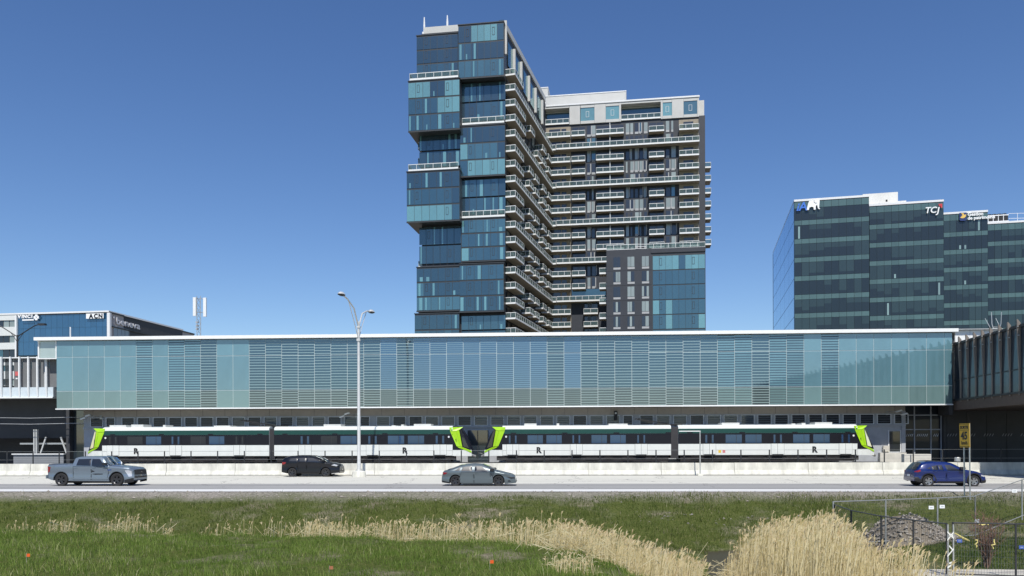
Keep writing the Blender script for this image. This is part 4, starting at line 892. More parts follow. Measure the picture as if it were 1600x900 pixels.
text('lettering', 'SORTIE', .2, sgd, t, (-.44, -.064, zt_-.26), ext=.004, bold=.008); text('lettering', '45', .52, sgd, t, (-.38, -.064, zb_+.4), ext=.004, bold=.02); text('lettering', 'km/h', .24, sgd, t, (-.34, -.064, zb_+.14), ext=.004, bold=.006)
# ------------------------------------------------------------ vehicles
tyre_m = mat('tyre', (.02, .02, .021), .85, var=.1); rim_m = mat('alloy_rim', (.35, .35, .36), .3, .8, var=0); rim_d = mat('dark_rim', (.06, .06, .065), .3, .6, var=0)
cglass = glass('car_glass', (.006, .007, .009), .05)
trim_m = mat('black_trim', (.014, .014, .015), .5, var=0); well = mat('wheel_well', (.006, .006, .006), .9, var=0)
red_l = mat('tail_light_red', (.25, .006, .01), .15, var=0, coat=.5); lamp_l = mat('headlight_lens', (.55, .57, .6), .08, .2, var=0, coat=.6); chrome = mat('chrome', (.7, .7, .72), .12, 1, var=0)
def vehicle(name, label, cat, paint, Zp, s, gy_, cx, W, top, bot, wh, wr, belt, tum, wins, shield, rear_glass, doors, lights, tails, loc, roofrail=False, rimm=rim_m, clad_=None, extras=None, arch=0, over=(1, 1)):
    """profile points are in side-view units: Zp scale per metre, ground gy_, centre cx"""
    X = lambda u: (u-cx)/Zp; Z = lambda v: (gy_-v)/Zp
    ro, fo = over; sq = lambda u: wh[0]-wr*Zp-(wh[0]-wr*Zp-u)*ro if u < wh[0]-wr*Zp else (wh[1]+wr*Zp+(u-wh[1]-wr*Zp)*fo if u > wh[1]+wr*Zp else u)
    X = lambda u: (sq(u)-cx)/Zp
    T = [(X(a), Z(b)) for a, b in top]; B = [(X(a), Z(b)) for a, b in bot]; x0, x1 = T[0][0], T[-1][0]; zr = max(z for _, z in T); zb_ = Z(belt); hw = W/2
    def plan(x):
        e = min(x-x0, x1-x); f = 1-.17*max(0, 1-e/.75)**2.2; return hw*f
    def Wd(x, z):
        y = plan(x); 
        if z > zb_: y -= tum*min(1.2, (z-zb_)/(zr-zb_))**1.15
        if z < .55: y -= .06*((.55-z)/.4)**1.5
        if z < zb_: y -= .038*math.exp(-((z-(.52*zb_+.12))/.13)**2)
        if zb_-.3 < z <= zb_: y += .012*math.sin((zb_-z)/.3*math.pi)
        return y
    AR = wr+.06
    def Bz(x):
        z = interp(x, B)
        for wx in wh:
            d = abs(x-X(wx))
            if d < AR: z = max(z, wr+.02+math.sqrt(AR*AR-d*d))
        return z
    xs = list(np.linspace(x0, x1, 46))+[a for a, _ in T]
    for wx in wh: xs += [X(wx)+AR*math.cos(math.pi*k/16) for k in range(17)]+[X(wx)-AR-.004, X(wx)+AR+.004]
    xs = sorted(set(round(float(x), 4) for x in xs)); q = MB(); NR = 11; n_ring = None
    for x in xs:
        zb0 = Bz(x); zt = interp(x, T); side = []
        for k in range(NR):
            z = zb0+(zt-zb0)*(k/(NR-1))**.9; y = Wd(x, z); d = zt-z
            if d < .09: y -= .07*(1-d/.09)**2
            side.append((y, z))
        yt = side[-1][0]; cap = [(yt*f, zt+(.035 if zt > zb_+.1 else .05)*(1-f*f)) for f in (.66, .33, 0)]
        half = [(0, zb0)]+side+cap; ring = [(x, -y, z) for y, z in half]+[(x, y, z) for y, z in half[-2:0:-1]]; n_ring = len(ring); q.v += ring
    m = len(xs)
    for i in range(m-1):
        for j in range(n_ring): q.f.append((i*n_ring+j, (i+1)*n_ring+j, (i+1)*n_ring+(j+1) % n_ring, i*n_ring+(j+1) % n_ring)); q.m.append(0)
    q.f.append(tuple(range(n_ring))); q.f.append(tuple(range((m-1)*n_ring, m*n_ring))[::-1]); q.m += [0, 0]
    root = thing(name, label, cat, loc)
    me = q.mesh('body', [paint, well]); bm = bmesh.new(); bm.from_mesh(me); bmesh.ops.recalc_face_normals(bm, faces=bm.faces); bm.to_mesh(me); bm.free()
    me.shade_smooth(); me.set_sharp_from_angle(angle=R(35)); put('body', me, root)
    for wx in wh:
        if arch:
            for sg in (-1, 1):
                v = MB(); N = 18
                for k in range(N+1):
                    a = math.pi*k/N-.1*(1-2*k/N)
                    for r_ in (AR-.005, AR+arch):
                        x_, z_ = X(wx)+r_*math.cos(a), wr+.02+r_*math.sin(a)
                        v.v.append((x_, sg*(Wd(x_, z_)+.014), z_))
                for k in range(N): f = (2*k, 2*k+1, 2*k+3, 2*k+2); v.f.append(f if sg > 0 else f[::-1]); v.m.append(0)
                v.build('arch_trim', trim_m, root)
        MB().box(X(wx)-AR, X(wx)+AR, -hw*.62, hw*.62, .2, wr+AR+.06).build('wheel_well', well, root)
    def patch(pname, poly, m_, off, par=None, both=True, thick=.0):
        P = [(X(a), Z(b)) for a, b in poly]; xa, xb = min(p[0] for p in P), max(p[0] for p in P); cols = sorted(set(list(np.linspace(xa+1e-4, xb-1e-4, max(4, int((xb-xa)/.12))))+[min(max(p[0], xa+1e-4), xb-1e-4) for p in P]))
        out = None
        for sg in ((-1, 1) if both else (-1,)):
            v = MB(); NZ = 5
            for x in cols:
                hits = []
                for i in range(len(P)):
                    (ax, az), (bx_, bz) = P[i], P[(i+1) % len(P)]
                    if (ax <= x <= bx_) or (bx_ <= x <= ax):
                        if abs(bx_-ax) < 1e-9: hits += [az, bz]
                        else: hits.append(az+(bz-az)*(x-ax)/(bx_-ax))
                lo_, hi_ = min(hits), max(hits); zt = interp(x, T)
                for k in range(NZ):
                    z = lo_+(hi_-lo_)*k/(NZ-1); y = Wd(x, z); d = zt-z
                    if d < .09: y -= .07*(1-max(0, d)/.09)**2
                    v.v.append((x, sg*(y+off), z))
            for i in range(len(cols)-1):
                for k in range(NZ-1):
                    f = (i*NZ+k, (i+1)*NZ+k, (i+1)*NZ+k+1, i*NZ+k+1); v.f.append(f if sg < 0 else f[::-1]); v.m.append(0)
            o = v.build(pname, m_, par or root, smooth=50); out = out or o
        return out
    def toppatch(pname, ua, ub, m_, f=.9, off=.022):
        v = MB(); cols = np.linspace(X(ua), X(ub), 8); fs = np.linspace(-f, f, 9)
        for x in cols:
            zt = interp(x, T); y0 = Wd(x, zt)-.07
            for g in fs: v.v.append((x-.004 if X(ua) < 0 else x+.004, y0*g, zt+(.035 if zt > zb_+.1 else .05)*(1-g*g)+off))
        for i in range(7):
            for k in range(8): v.f.append((i*9+k, (i+1)*9+k, (i+1)*9+k+1, i*9+k+1)); v.m.append(0)
        return v.build(pname, m_, root, smooth=50)
    for dpoly in doors:
        cx_ = sum(a for a, _ in dpoly)/len(dpoly); cy_ = sum(b for _, b in dpoly)/len(dpoly)
        patch('door_gap', [(cx_+(a-cx_)*1.0, b) for a, b in dpoly], well, .003)
        patch('door', [(a-(5 if a > cx_ else -5), b-(4 if b > cy_ else -4)) for a, b in dpoly], paint, .007)
    for wn in wins: patch('side_window', wn[0], wn[1] if len(wn) > 1 else cglass, .010)
    toppatch('windscreen', shield[0], shield[1], cglass, .97)
    if rear_glass: toppatch('rear_window', rear_glass[0], rear_glass[1], cglass, .9)
    for lp_ in lights: patch('headlight', lp_[0], lp_[1] if len(lp_) > 1 else lamp_l, .012)
    for tl in tails: patch('tail_light', tl, red_l, .014)
    if clad_:
        for c_ in clad_: patch('sill_cladding', c_, trim_m, .015)
    for e in (extras or []): patch(e[0], e[1], e[2], e[3])
    # front and rear faces
    for nm_, xx, sg in (('front_grille', x1, 1), ('rear_panel', x0, -1)):
        zt = interp(xx, T); zb0 = interp(xx, B); yw = Wd(xx, (zt+zb0)/2)
        z0, z1 = (zb0+.12, zt-.1) if sg > 0 else (zb0+.03, zb0+(zt-zb0)*.35)
        o = MB().box(min(xx-.05*sg, xx+.012*sg), max(xx-.05*sg, xx+.012*sg), -yw*.9, yw*.9, z0, z1).build(nm_, trim_m, root)
        if sg > 0: MB().box(xx+.013, xx+.03, -.09, .09, (z0+z1)/2+.06, (z0+z1)/2+.15).build('badge', chrome, o)
    # wheels
    ty = MB().lathe([(wr*.62, -.09), (wr*.7, -.105), (wr*.93, -.105), (wr, -.08), (wr, .08), (wr*.93, .105), (wr*.62, .105)], 28, axis='y').mesh('tyre', tyre_m, 40)
    rm = MB(); rm.lathe([(0, -.075), (wr*.12, -.075), (wr*.12, -.05)], 12, axis='y'); rm.lathe([(wr*.55, -.07), (wr*.64, -.098), (wr*.64, .09)], 28, axis='y'); rm.lathe([(0, .0), (wr*.6, .0)], 20, axis='y', mi=1)
    for k in range(5):
        a = 2*math.pi*k/5+.3
        for da in (-.16, .16):
            c, s_ = math.cos(a+da), math.sin(a+da); c2, s2 = math.cos(a+da*1.3), math.sin(a+da*1.3); wd = .03
            p0 = (c*wr*.1, s_*wr*.1); p1 = (c2*wr*.6, s2*wr*.6); nx, nz_ = -s_*wd, c*wd
            rm.v += [(p0[0]-nx, -.07, p0[1]-nz_), (p0[0]+nx, -.07, p0[1]+nz_), (p1[0]+nx, -.085, p1[1]+nz_), (p1[0]-nx, -.085, p1[1]-nz_)] + [(p0[0]-nx, -.02, p0[1]-nz_), (p0[0]+nx, -.02, p0[1]+nz_), (p1[0]+nx, -.02, p1[1]+nz_), (p1[0]-nx, -.02, p1[1]-nz_)]
            k0 = len(rm.v)-8; rm.f += [(k0, k0+3, k0+2, k0+1), (k0, k0+1, k0+5, k0+4), (k0+2, k0+3, k0+7, k0+6), (k0+1, k0+2, k0+6, k0+5), (k0+3, k0, k0+4, k0+7)]; rm.m += [0]*5
    rme = rm.mesh('rim', [rimm, well])
    for wx in wh:
        for sg in (-1, 1):
            wo = put('wheel', None, root, (X(wx), sg*(hw-.13), wr)); 
            if sg > 0: wo.rotation_euler.z = math.pi
            wo.rotation_euler.y = random.random()*1.2
            put('tyre', ty, wo); put('rim', rme, wo)
    # mirrors and handles
    mz = zb_+.1; mx = X(shield[0])-(.0) 
    for sg in (-1, 1):
        y0 = Wd(mx-.25, zb_); o = MB(); yy = sorted((sg*(y0-.02), sg*(y0+.2)))
        o.prism([(mx-.32, mz-.07), (mx-.1, mz-.09), (mx-.02, mz), (mx-.08, mz+.08), (mx-.3, mz+.08)], yy[0]+(.06 if sg > 0 else 0), yy[1]-(0 if sg > 0 else .06), axis='y'); o.build('mirror', trim_m, root)
    for dpoly in doors:
        xa = min(a for a, _ in dpoly); patch('door_handle', [(xa+18, belt+28), (xa+62, belt+24), (xa+62, belt+36), (xa+18, belt+38)], paint, .03)
    MB().box(X(wh[0]), X(wh[1]), -hw*.7, hw*.7, .2, .34).build('underbody', well, root)
    if roofrail:
        for sg in (-1, 1):
            pts = [(X(u), sg*(Wd(X(u), interp(X(u), T))-.12), interp(X(u), T)+.05) for u in np.linspace(*roofrail, 6)]; MB().tube(pts, .02, 6).build('roof_rail', trim_m, root)
    return root, X, Z, Wd
def road_pt(px, Y): p = at(px, 700, Y); return (p.x, Y, rz_(Y)+.006)
pt_paint = mat('pickup_paint', (.2, .245, .29), .35, .55, var=0, coat=.6)
tr_, X, Z, Wd = vehicle('pickup_truck', 'silver blue crew cab pickup truck driving on the near lane', 'pickup truck', pt_paint, 221, 1, 560, 702, 2.03,
    [(52, 330), (58, 262), (66, 251), (462, 247), (470, 246), (492, 158), (540, 143), (700, 137), (850, 140), (905, 160), (1000, 268), (1150, 282), (1290, 300), (1340, 330), (1354, 400)],
    [(52, 448), (140, 470), (200, 478), (460, 484), (1000, 490), (1200, 500), (1300, 490), (1354, 470)], (300, 1115), .42, 262, .2,
    [([(528, 262), (548, 172), (735, 168), (740, 268)],), ([(752, 268), (748, 170), (862, 172), (955, 285), (860, 290)],)], (1000, 905), None,
    [[(478, 470), (480, 275), (745, 278), (745, 470)], [(750, 470), (750, 278), (985, 300), (1000, 350), (985, 470)]],
    [([(1235, 335), (1285, 330), (1325, 345), (1330, 420), (1290, 425)],)], [[(58, 275), (130, 285), (105, 350), (62, 370)]], road_pt(151.5, 51.3), rimm=rim_d, arch=.035, over=(.82, 1),
    clad_=[[(440, 492), (440, 482), (1010, 488), (1010, 500)], [(1230, 520), (1230, 470), (1350, 440), (1350, 500)]],
    extras=[('door_decal', [(740, 345), (765, 332), (800, 348), (770, 356)], sgd, .012), ('door_decal', [(765, 378), (915, 380), (912, 392), (770, 398)], sgd, .012), ('fender_badge', [(988, 322), (1042, 320), (1040, 332), (990, 336)], mat('badge_blue', (.03, .07, .25), .3, var=0), .012)])
MB().prism([(X(1346)+.02, 1.05), (X(1358)+.025, .74), (X(1340), .74), (X(1320), 1.05)], -.7, .7, axis='y').build('grille', trim_m, tr_); MB().box(X(1354), X(1354)+.06, -.08, .08, .86, .94).build('badge', chrome, tr_)
MB().box(X(72), X(460), -.82, .82, 1.32, 1.43).build('bed_cover', trim_m, tr_); MB().box(X(30), X(60), -.9, .9, .5, .72).build('rear_bumper', mat('bumper_grey', (.14, .17, .2), .4, .4, var=0), tr_)
sd_paint = mat('sedan_paint', (.125, .155, .168), .3, .35, var=0, coat=.6)
vehicle('sedan', 'grey fastback sedan with black wheels driving on the near lane', 'car', sd_paint, 283, 1, 490, 800, 1.82,
    [(134, 330), (150, 250), (162, 232), (210, 220), (330, 178), (460, 128), (560, 104), (720, 96), (860, 106), (980, 152), (1100, 218), (1280, 258), (1400, 290), (1450, 325), (1466, 390)],
    [(134, 415), (300, 440), (560, 456), (1060, 456), (1300, 450), (1466, 435)], (385, 1155), .33, 226, .22,
    [([(485, 220), (520, 152), (680, 132), (684, 226)],), ([(732, 228), (730, 134), (850, 136), (985, 236)],), ([(375, 215), (455, 156), (485, 150), (455, 214)],)], (1095, 870), (230, 500),
    [[(440, 430), (480, 240), (710, 240), (715, 440), (520, 440)], [(722, 440), (718, 240), (1010, 246), (1060, 330), (1060, 440)]],
    [([(1290, 322), (1440, 330), (1450, 352), (1380, 362)], trim_m), ([(1320, 408), (1345, 380), (1385, 408)], trim_m)], [[(152, 240), (245, 250), (215, 272), (165, 290)]], road_pt(749.5, 51.2), rimm=rim_d, clad_=[[(520, 462), (520, 448), (1060, 448), (1060, 462)], [(138, 425), (138, 390), (290, 425), (290, 445)]])
su_paint = mat('suv_paint', (.006, .007, .011), .3, .0, var=0, coat=.3, spec=.3)
vehicle('suv', 'black three row suv driving on the far lane by the barrier', 'suv', su_paint, 244, 1, 575, 739, 1.93,
    [(137, 400), (143, 300), (152, 228), (205, 182), (310, 162), (560, 153), (720, 156), (830, 168), (930, 205), (1060, 282), (1200, 300), (1300, 330), (1335, 370), (1345, 420)],
    [(137, 480), (260, 505), (560, 500), (930, 505), (1200, 510), (1345, 495)], (365, 1060), .37, 262, .22,
    [([(300, 255), (330, 205), (470, 190), (478, 258)],), ([(490, 260), (485, 190), (650, 186), (660, 264)],), ([(680, 266), (672, 186), (800, 190), (950, 278)],)], (1060, 830), (160, 300),
    [[(480, 490), (470, 275), (662, 275), (665, 490)], [(672, 490), (670, 275), (950, 290), (960, 380), (940, 490)]],
    [([(1180, 340), (1240, 318), (1315, 340), (1290, 362)],)], [[(150, 275), (240, 275), (225, 310), (155, 330)]], road_pt(489.5, 67.2), roofrail=(330, 780), rimm=rim_d, clad_=[[(560, 520), (560, 500), (920, 500), (920, 520)]],
    extras=[('bumper_trim', [(1180, 520), (1190, 505), (1330, 490), (1335, 505)], chrome, .02)])
cr_paint = mat('crossover_paint', (.003, .016, .12), .28, .1, var=0, coat=.8)
vehicle('crossover', 'dark blue crossover hatchback with silver wheels behind the yellow sign', 'car', cr_paint, 290, 1, 560, 852, 1.80,
    [(196, 430), (202, 345), (225, 290), (325, 205), (400, 150), (480, 130), (600, 121), (820, 130), (910, 152), (1100, 262), (1300, 292), (1440, 338), (1490, 370), (1508, 430)],
    [(196, 455), (360, 478), (640, 482), (1130, 482), (1350, 500), (1508, 480)], (490, 1265), .345, 262, .22,
    [([(548, 262), (545, 195), (650, 180), (655, 265)],), ([(668, 266), (662, 180), (725, 178), (742, 268)],), ([(800, 270), (775, 178), (860, 178), (1040, 282)],), ([(455, 240), (520, 205), (530, 252)],)], (1098, 905), (240, 400),
    [[(560, 455), (560, 285), (780, 285), (790, 465), (640, 465)], [(800, 465), (790, 285), (1080, 300), (1130, 380), (1120, 465)]],
    [([(1380, 345), (1460, 360), (1480, 390), (1400, 375)],)], [[(205, 290), (330, 255), (345, 285), (290, 300), (215, 310)]], road_pt(1473, 50.2), roofrail=(470, 800), rimm=rim_m, arch=.06, over=(.66, .85),
    clad_=[[(640, 490), (640, 466), (1120, 466), (1120, 490)], [(200, 455), (200, 380), (290, 390), (380, 470), (330, 480)], [(1395, 500), (1380, 455), (1505, 440), (1500, 490)]])
# ------------------------------------------------------------ vegetation
def leaf_mat(name, stops, rough=.7, trans=.25):
    m = bpy.data.materials.new(name); m.use_nodes = True; n, l = m.node_tree.nodes, m.node_tree.links; b = n['Principled BSDF']
    at_ = n.new('ShaderNodeAttribute'); at_.attribute_name = 'tint'; r = ramp(n, l, at_.outputs['Fac'], stops); l.new(r.outputs[0], b.inputs['Base Color'])
    b.inputs['Roughness'].default_value = rough; b.inputs['Specular IOR Level'].default_value = .25
    t_ = n.new('ShaderNodeBsdfTranslucent'); l.new(r.outputs[0], t_.inputs[0]); ms = n.new('ShaderNodeMixShader'); ms.inputs[0].default_value = trans
    l.new(b.outputs[0], ms.inputs[1]); l.new(t_.outputs[0], ms.inputs[2]); l.new(ms.outputs[0], n['Material Output'].inputs[0]); return m
GZ = np.vectorize(gz)
def vnoise(x, y, s, seed=0):
    return sum(math.sin(1)*0+np.sin(x*s*f*(1+.13*k)+seed+k*1.7+2*np.sin(y*s*f*.8+k))*np.sin(y*s*f*(1-.11*k)+seed*.7+k*2.3+1.5*np.sin(x*s*f*.6+k*1.1))/f for k, f in ((0, 1), (1, 1.9), (2, 3.7)))/1.8
def blades(name, xy, h, wd, lean, m, tint, z=None, segs=2):
    """curved tapering blades as one mesh"""
    n = len(xy); x, y = xy[:, 0], xy[:, 1]; z = GZ(x, y)-.02 if z is None else z
    a = rng.uniform(0, 2*np.pi, n); fx, fy = np.cos(a), np.sin(a); b_ = rng.normal(0, .5, n)+np.pi*.25; lx, ly = np.cos(b_*4), np.sin(b_*4); ln = lean*rng.uniform(.1, 1, n)*h
    lv = segs+1; V = np.zeros((n, 2*segs+1, 3))
    for k in range(segs):
        t = k/segs; w_ = wd*(1-.55*t)*.5; ox, oy = lx*ln*t**1.8, ly*ln*t**1.8
        for s, e in ((0, -1), (1, 1)):
            V[:, 2*k+s, 0] = x+ox+e*fx*w_; V[:, 2*k+s, 1] = y+oy+e*fy*w_; V[:, 2*k+s, 2] = z+h*t*(1-.12*t)
    V[:, -1, 0] = x+lx*ln; V[:, -1, 1] = y+ly*ln; V[:, -1, 2] = z+h*.92
    nv = 2*segs+1; base = np.arange(n)[:, None]*nv; F = []
    tri = [];
    for k in range(segs-1): tri += [(2*k, 2*k+1, 2*k+3), (2*k, 2*k+3, 2*k+2)]
    tri.append((2*segs-2, 2*segs-1, 2*segs)); F = (base[:, :, None]+np.array(tri)[None]).reshape(-1, 3)
    me = bpy.data.meshes.new(name); me.vertices.add(n*nv); me.vertices.foreach_set('co', V.reshape(-1)); me.loops.add(F.size); me.loops.foreach_set('vertex_index', F.reshape(-1).astype(np.int32))
    me.polygons.add(len(F)); me.polygons.foreach_set('loop_start', np.arange(0, F.size, 3, dtype=np.int32)); me.update(calc_edges=True)
    at_ = me.attributes.new('tint', 'FLOAT', 'POINT'); at_.data.foreach_set('value', np.repeat(np.clip(tint, 0, 1), nv).astype(np.float32)); me.materials.append(m)
    return put(name, me)
GS = [(0, (.075, .12, .018)), (.35, (.145, .205, .04)), (.6, (.215, .265, .07)), (.8, (.32, .31, .13)), (1, (.52, .46, .31))]
grass_m = leaf_mat('grass_blades', [(p_, tuple(c*f for c, f in zip(k, (1.0, 1.08, .9)))) for p_, k in GS], trans=.35)
bank_m = leaf_mat('bank_grass_blades', [(p_, tuple(c*f for c, f in zip(k, (.66, .66, .62)))) for p_, k in GS], trans=.35)
lawn_m = leaf_mat('lawn_grass_blades', [(p_, tuple(c*f for c, f in zip(k, (.42, .5, .6)))) for p_, k in GS], trans=.35)
CRY = np.vectorize(lambda x: interp(x, crest))
def scatter(n, x0, x1, y0, y1): return np.column_stack((rng.uniform(x0, x1, n), rng.uniform(y0, y1, n)))
def infr(p, mar=2.5): return np.abs(p[:, 0]+.049*p[:, 1]) < p[:, 1]*.66+mar       # stays near the camera's field
# near berm
p = scatter(200000, -18, 6, 14.0, 26.5); p = p[infr(p, 1.2)]; cy = CRY(p[:, 0]); p = p[p[:, 1] < cy+1.6]
patch_ = vnoise(p[:, 0], p[:, 1], .8, 3); dry = vnoise(p[:, 0], p[:, 1]*1.4, 1.5, 9)
keep = rng.uniform(0, 1, len(p)) < np.clip(.95-.9*np.clip(dry-.45, 0, 1), .2, 1); p = p[keep]; patch_ = patch_[keep]; dry = dry[keep]
h = np.clip(rng.gamma(3, .033, len(p))*np.clip(1+.6*patch_+.7*vnoise(p[:, 0], p[:, 1], 4.2, 4), .25, 3), .02, .34)
tint = .36+.17*patch_+.16*vnoise(p[:, 0], p[:, 1], 3.1, 14)+rng.normal(0, .15, len(p))+np.where(rng.uniform(0, 1, len(p)) < .07+.22*(dry > .4), .42, 0)
tag(blades('grass', p, h, .011, .7, grass_m, tint), kind='stuff')
# far bank
p = scatter(165000, -36, 32, 30.6, 41.6); p = p[infr(p)]; p = p[GZ(p[:, 0], p[:, 1]) > -1.76]
patch_ = vnoise(p[:, 0], p[:, 1], .55, 5); dry = vnoise(p[:, 0], p[:, 1]*1.3, .8, 2)+.55*np.clip((p[:, 0]-2)/12, 0, 1.2)
edge = np.interp(p[:, 0], [-18, -10, 4, 10], [39.6, 40.3, 41.2, 41.4])+.6*vnoise(p[:, 0], p[:, 1]*.2, .5, 8)
keep = (p[:, 1] < edge) & (rng.uniform(0, 1, len(p)) < np.clip(1.05-1.0*np.clip(dry-.3, 0, 1), .12, 1)); keep |= rng.uniform(0, 1, len(p)) < .04
p = p[keep]; patch_ = patch_[keep]; dry = dry[keep]
h = np.clip(rng.gamma(3, .038, len(p))*np.clip(1+.5*patch_+.7*vnoise(p[:, 0], p[:, 1], 2.9, 6), .25, 3), .02, .36)
tint = .38+.15*patch_+.18*vnoise(p[:, 0], p[:, 1], 2.2, 11)+rng.normal(0, .16, len(p))+np.where(rng.uniform(0, 1, len(p)) < .09+.3*np.clip(dry, 0, 1), .42, 0)
tag(blades('grass', p, h, .022, .7, bank_m, tint), kind='stuff')
# lawn inside the fences
p = scatter(60000, 8.5, 27, 23.35, 33.5); p = p[infr(p, 1.5)]; p = p[(lawn_w_ := np.vectorize(lawn_w)(p[:, 0], p[:, 1])) > .25]
tint = .28+.12*vnoise(p[:, 0], p[:, 1], .9, 1)+rng.normal(0, .11, len(p))+np.where(rng.uniform(0, 1, len(p)) < .05, .4, 0)
tag(blades('grass', p, np.clip(rng.gamma(5, .018, len(p)), .03, .25), .018, .6, lawn_m, tint), kind='stuff')
# dry reeds
reed_m = leaf_mat('dry_reed', [(0, (.2, .155, .07)), (.3, (.48, .39, .18)), (.6, (.7, .595, .34)), (.85, (.82, .73, .48)), (1, (.48, .33, .17))], trans=.3)
def reeds(label, pts, hts, wd=.013, lean=.09, plume=.42, litter=2.0):
    n = len(pts); x, y = pts[:, 0], pts[:, 1]; z = GZ(x, y)-.05
    V, Fc, T_ = [], [], []; k0 = 0
    for i in range(n):
        h = hts[i]; ti = float(np.clip(rng.normal(.52, .25), 0, .84)); a = rng.normal(.15, .9); ll = abs(rng.normal(lean, lean*.7))*h; lx, ly = math.cos(a)*ll, math.sin(a)*ll*.7; fa_ = rng.uniform(-.6, .6); fx, fy = math.cos(fa_), math.sin(fa_)
        for k in range(4):
            t = k/3; w_ = wd*(1-.45*t)*.5; cx_, cy_, cz = x[i]+lx*t*t, y[i]+ly*t*t, z[i]+h*t*(1-.06*t)
            V += [(cx_-fx*w_, cy_-fy*w_, cz), (cx_+fx*w_, cy_+fy*w_, cz)]; T_ += [ti, ti]
        Fc += [(k0+2*k, k0+2*k+1, k0+2*k+3, k0+2*k+2) for k in range(3)]; k0 += 8
        tx_, ty_, tz_ = x[i]+lx, y[i]+ly, z[i]+h*.94
        if rng.random() < plume:                           # feathery head, three drooping slips
            for s in range(3):
                L_ = rng.uniform(.08, .2)*min(1.1, h); dx_ = lx/max(ll, .01)*L_*.5+rng.normal(0, .03); pw_ = rng.uniform(.008, .022); dz = L_*rng.uniform(.3, .9); t2 = rng.choice([.95, .9, .35, .6])
                V += [(tx_, ty_, tz_-.03), (tx_+dx_*.5-pw_*fx, ty_-pw_*fy, tz_+dz*.55), (tx_+dx_*1.1, ty_, tz_+dz*.8), (tx_+dx_*.5+pw_*fx, ty_+pw_*fy, tz_+dz*.6)]; T_ += [t2]*4; Fc.append((k0, k0+1, k0+2, k0+3)); k0 += 4
        for s in range(rng.integers(0, 3)):                # strap leaves
            t = rng.uniform(.2, .85); a2 = rng.uniform(0, 6.28); L_ = rng.uniform(.1, .3); w_ = rng.uniform(.005, .01); bx_, by_, bz = x[i]+lx*t*t, y[i]+ly*t*t, z[i]+h*t; ex, ey = math.cos(a2)*L_, math.sin(a2)*L_*.5; up = rng.uniform(.1, 1.3)*L_; t2 = float(np.clip(rng.normal(.6, .2), 0, .84))
            V += [(bx_, by_, bz-w_), (bx_+ex*.5, by_+ey*.5, bz+up*.7-w_), (bx_+ex, by_+ey, bz+up*.4), (bx_+ex*.5, by_+ey*.5, bz+up*.7+w_)]; T_ += [t2]*4; Fc.append((k0, k0+1, k0+2, k0+3)); k0 += 4
    for i in rng.integers(0, n, int(n*litter)):            # fallen straw at the foot
        a = rng.uniform(0, 6.28); L_ = rng.uniform(.2, .6); ex, ey = math.cos(a)*L_, math.sin(a)*L_; w_ = .008; xx, yy = x[i]+rng.normal(0, .35), y[i]+rng.normal(0, .3); zz = z[i]+min(.5*hts[i], abs(rng.normal(.1, .22)))+.05; t2 = float(np.clip(rng.normal(.66, .16), 0, .84)); dz = rng.normal(.25, .45)*L_
        V += [(xx, yy, zz-w_), (xx+ex, yy+ey, zz+dz-w_), (xx+ex, yy+ey, zz+dz+w_), (xx, yy, zz+w_)]; T_ += [t2]*4; Fc.append((k0, k0+1, k0+2, k0+3)); k0 += 4
    me = bpy.data.meshes.new('reeds'); me.from_pydata(V, [], Fc); me.materials.append(reed_m); a_ = me.attributes.new('tint', 'FLOAT', 'POINT'); a_.data.foreach_set('value', np.array(T_, np.float32))
    return tag(put('reeds', me), label, None, None, 'stuff')
def clump(px0, px1, n, ytip, y0, y1, hvar=.3, dens=None):
    """n stalks whose feet stand between two depths; ytip(px) gives the usual tip height in the picture"""
    P_, H_ = [], []
    while len(P_) < n:
        px = rng.uniform(px0, px1)
        if dens is not None and rng.random() > dens(px): continue
        Y = rng.uniform(y0(px), y1(px)); q = at(px, 800, Y); g = gz(q.x, Y); u_ = rng.random(); tip = at(px, ytip(px)+(rng.uniform(-14, 2) if u_ < .05 else abs(rng.normal(0, hvar))*34), Y).z
        h = tip-g
        if h > .25: P_.append((q.x, Y)); H_.append(min(h, 2.9))
    return np.array(P_), np.array(H_)
cyp = lambda px: interp(at(px, 840, 22).x, crest)
ip = lambda *pts: (lambda px: interp(px, pts))
pts, hts = clump(0, 280, 230, ip((0, 817), (60, 812), (110, 805), (150, 815), (200, 798), (230, 809), (290, 824)), lambda p_: cyp(p_)+.9, lambda p_: cyp(p_)+2.8, .3, ip((0, .7), (50, .5), (110, 1), (125, .3), (140, .25), (160, .9), (200, 1), (265, .3), (280, .1)))
reeds('sparse dry straw reeds in the ditch at left', pts, hts, litter=.6)
pts, hts = clump(280, 480, 110, ip((280, 822), (420, 806), (480, 815)), lambda p_: cyp(p_)+.9, lambda p_: cyp(p_)+2.6, .5, ip((280, .25), (380, .5), (400, .2), (480, 1)))
reeds('thin dry reeds in the ditch left of centre', pts, hts, litter=.6)
pts, hts = clump(475, 920, 1150, ip((475, 806), (560, 815), (600, 808), (700, 812), (800, 810), (860, 804), (920, 816)), lambda p_: cyp(p_)+.8, lambda p_: cyp(p_)+4.0, .42)
reeds('long band of dry straw reeds behind the grass bank', pts, hts, litter=1)
pts, hts = clump(860, 1095, 1700, ip((860, 815), (960, 825), (1010, 845), (1060, 862), (1095, 872)), ip((860, 20), (920, 18.6), (1000, 17.5), (1095, 18.5)), ip((860, 24.5), (920, 24.5), (1000, 25), (1095, 25)), .6)
reeds('dense dry reeds curving round the end of the grass bank', pts, hts, litter=1.2)
pts, hts = clump(850, 935, 110, ip((840, 882), (880, 868), (935, 876)), ip((840, 16), (935, 16.0)), ip((840, 17.5), (935, 17.5)), .45)
reeds('dry reeds in front of the grass bank', pts, hts, litter=0)
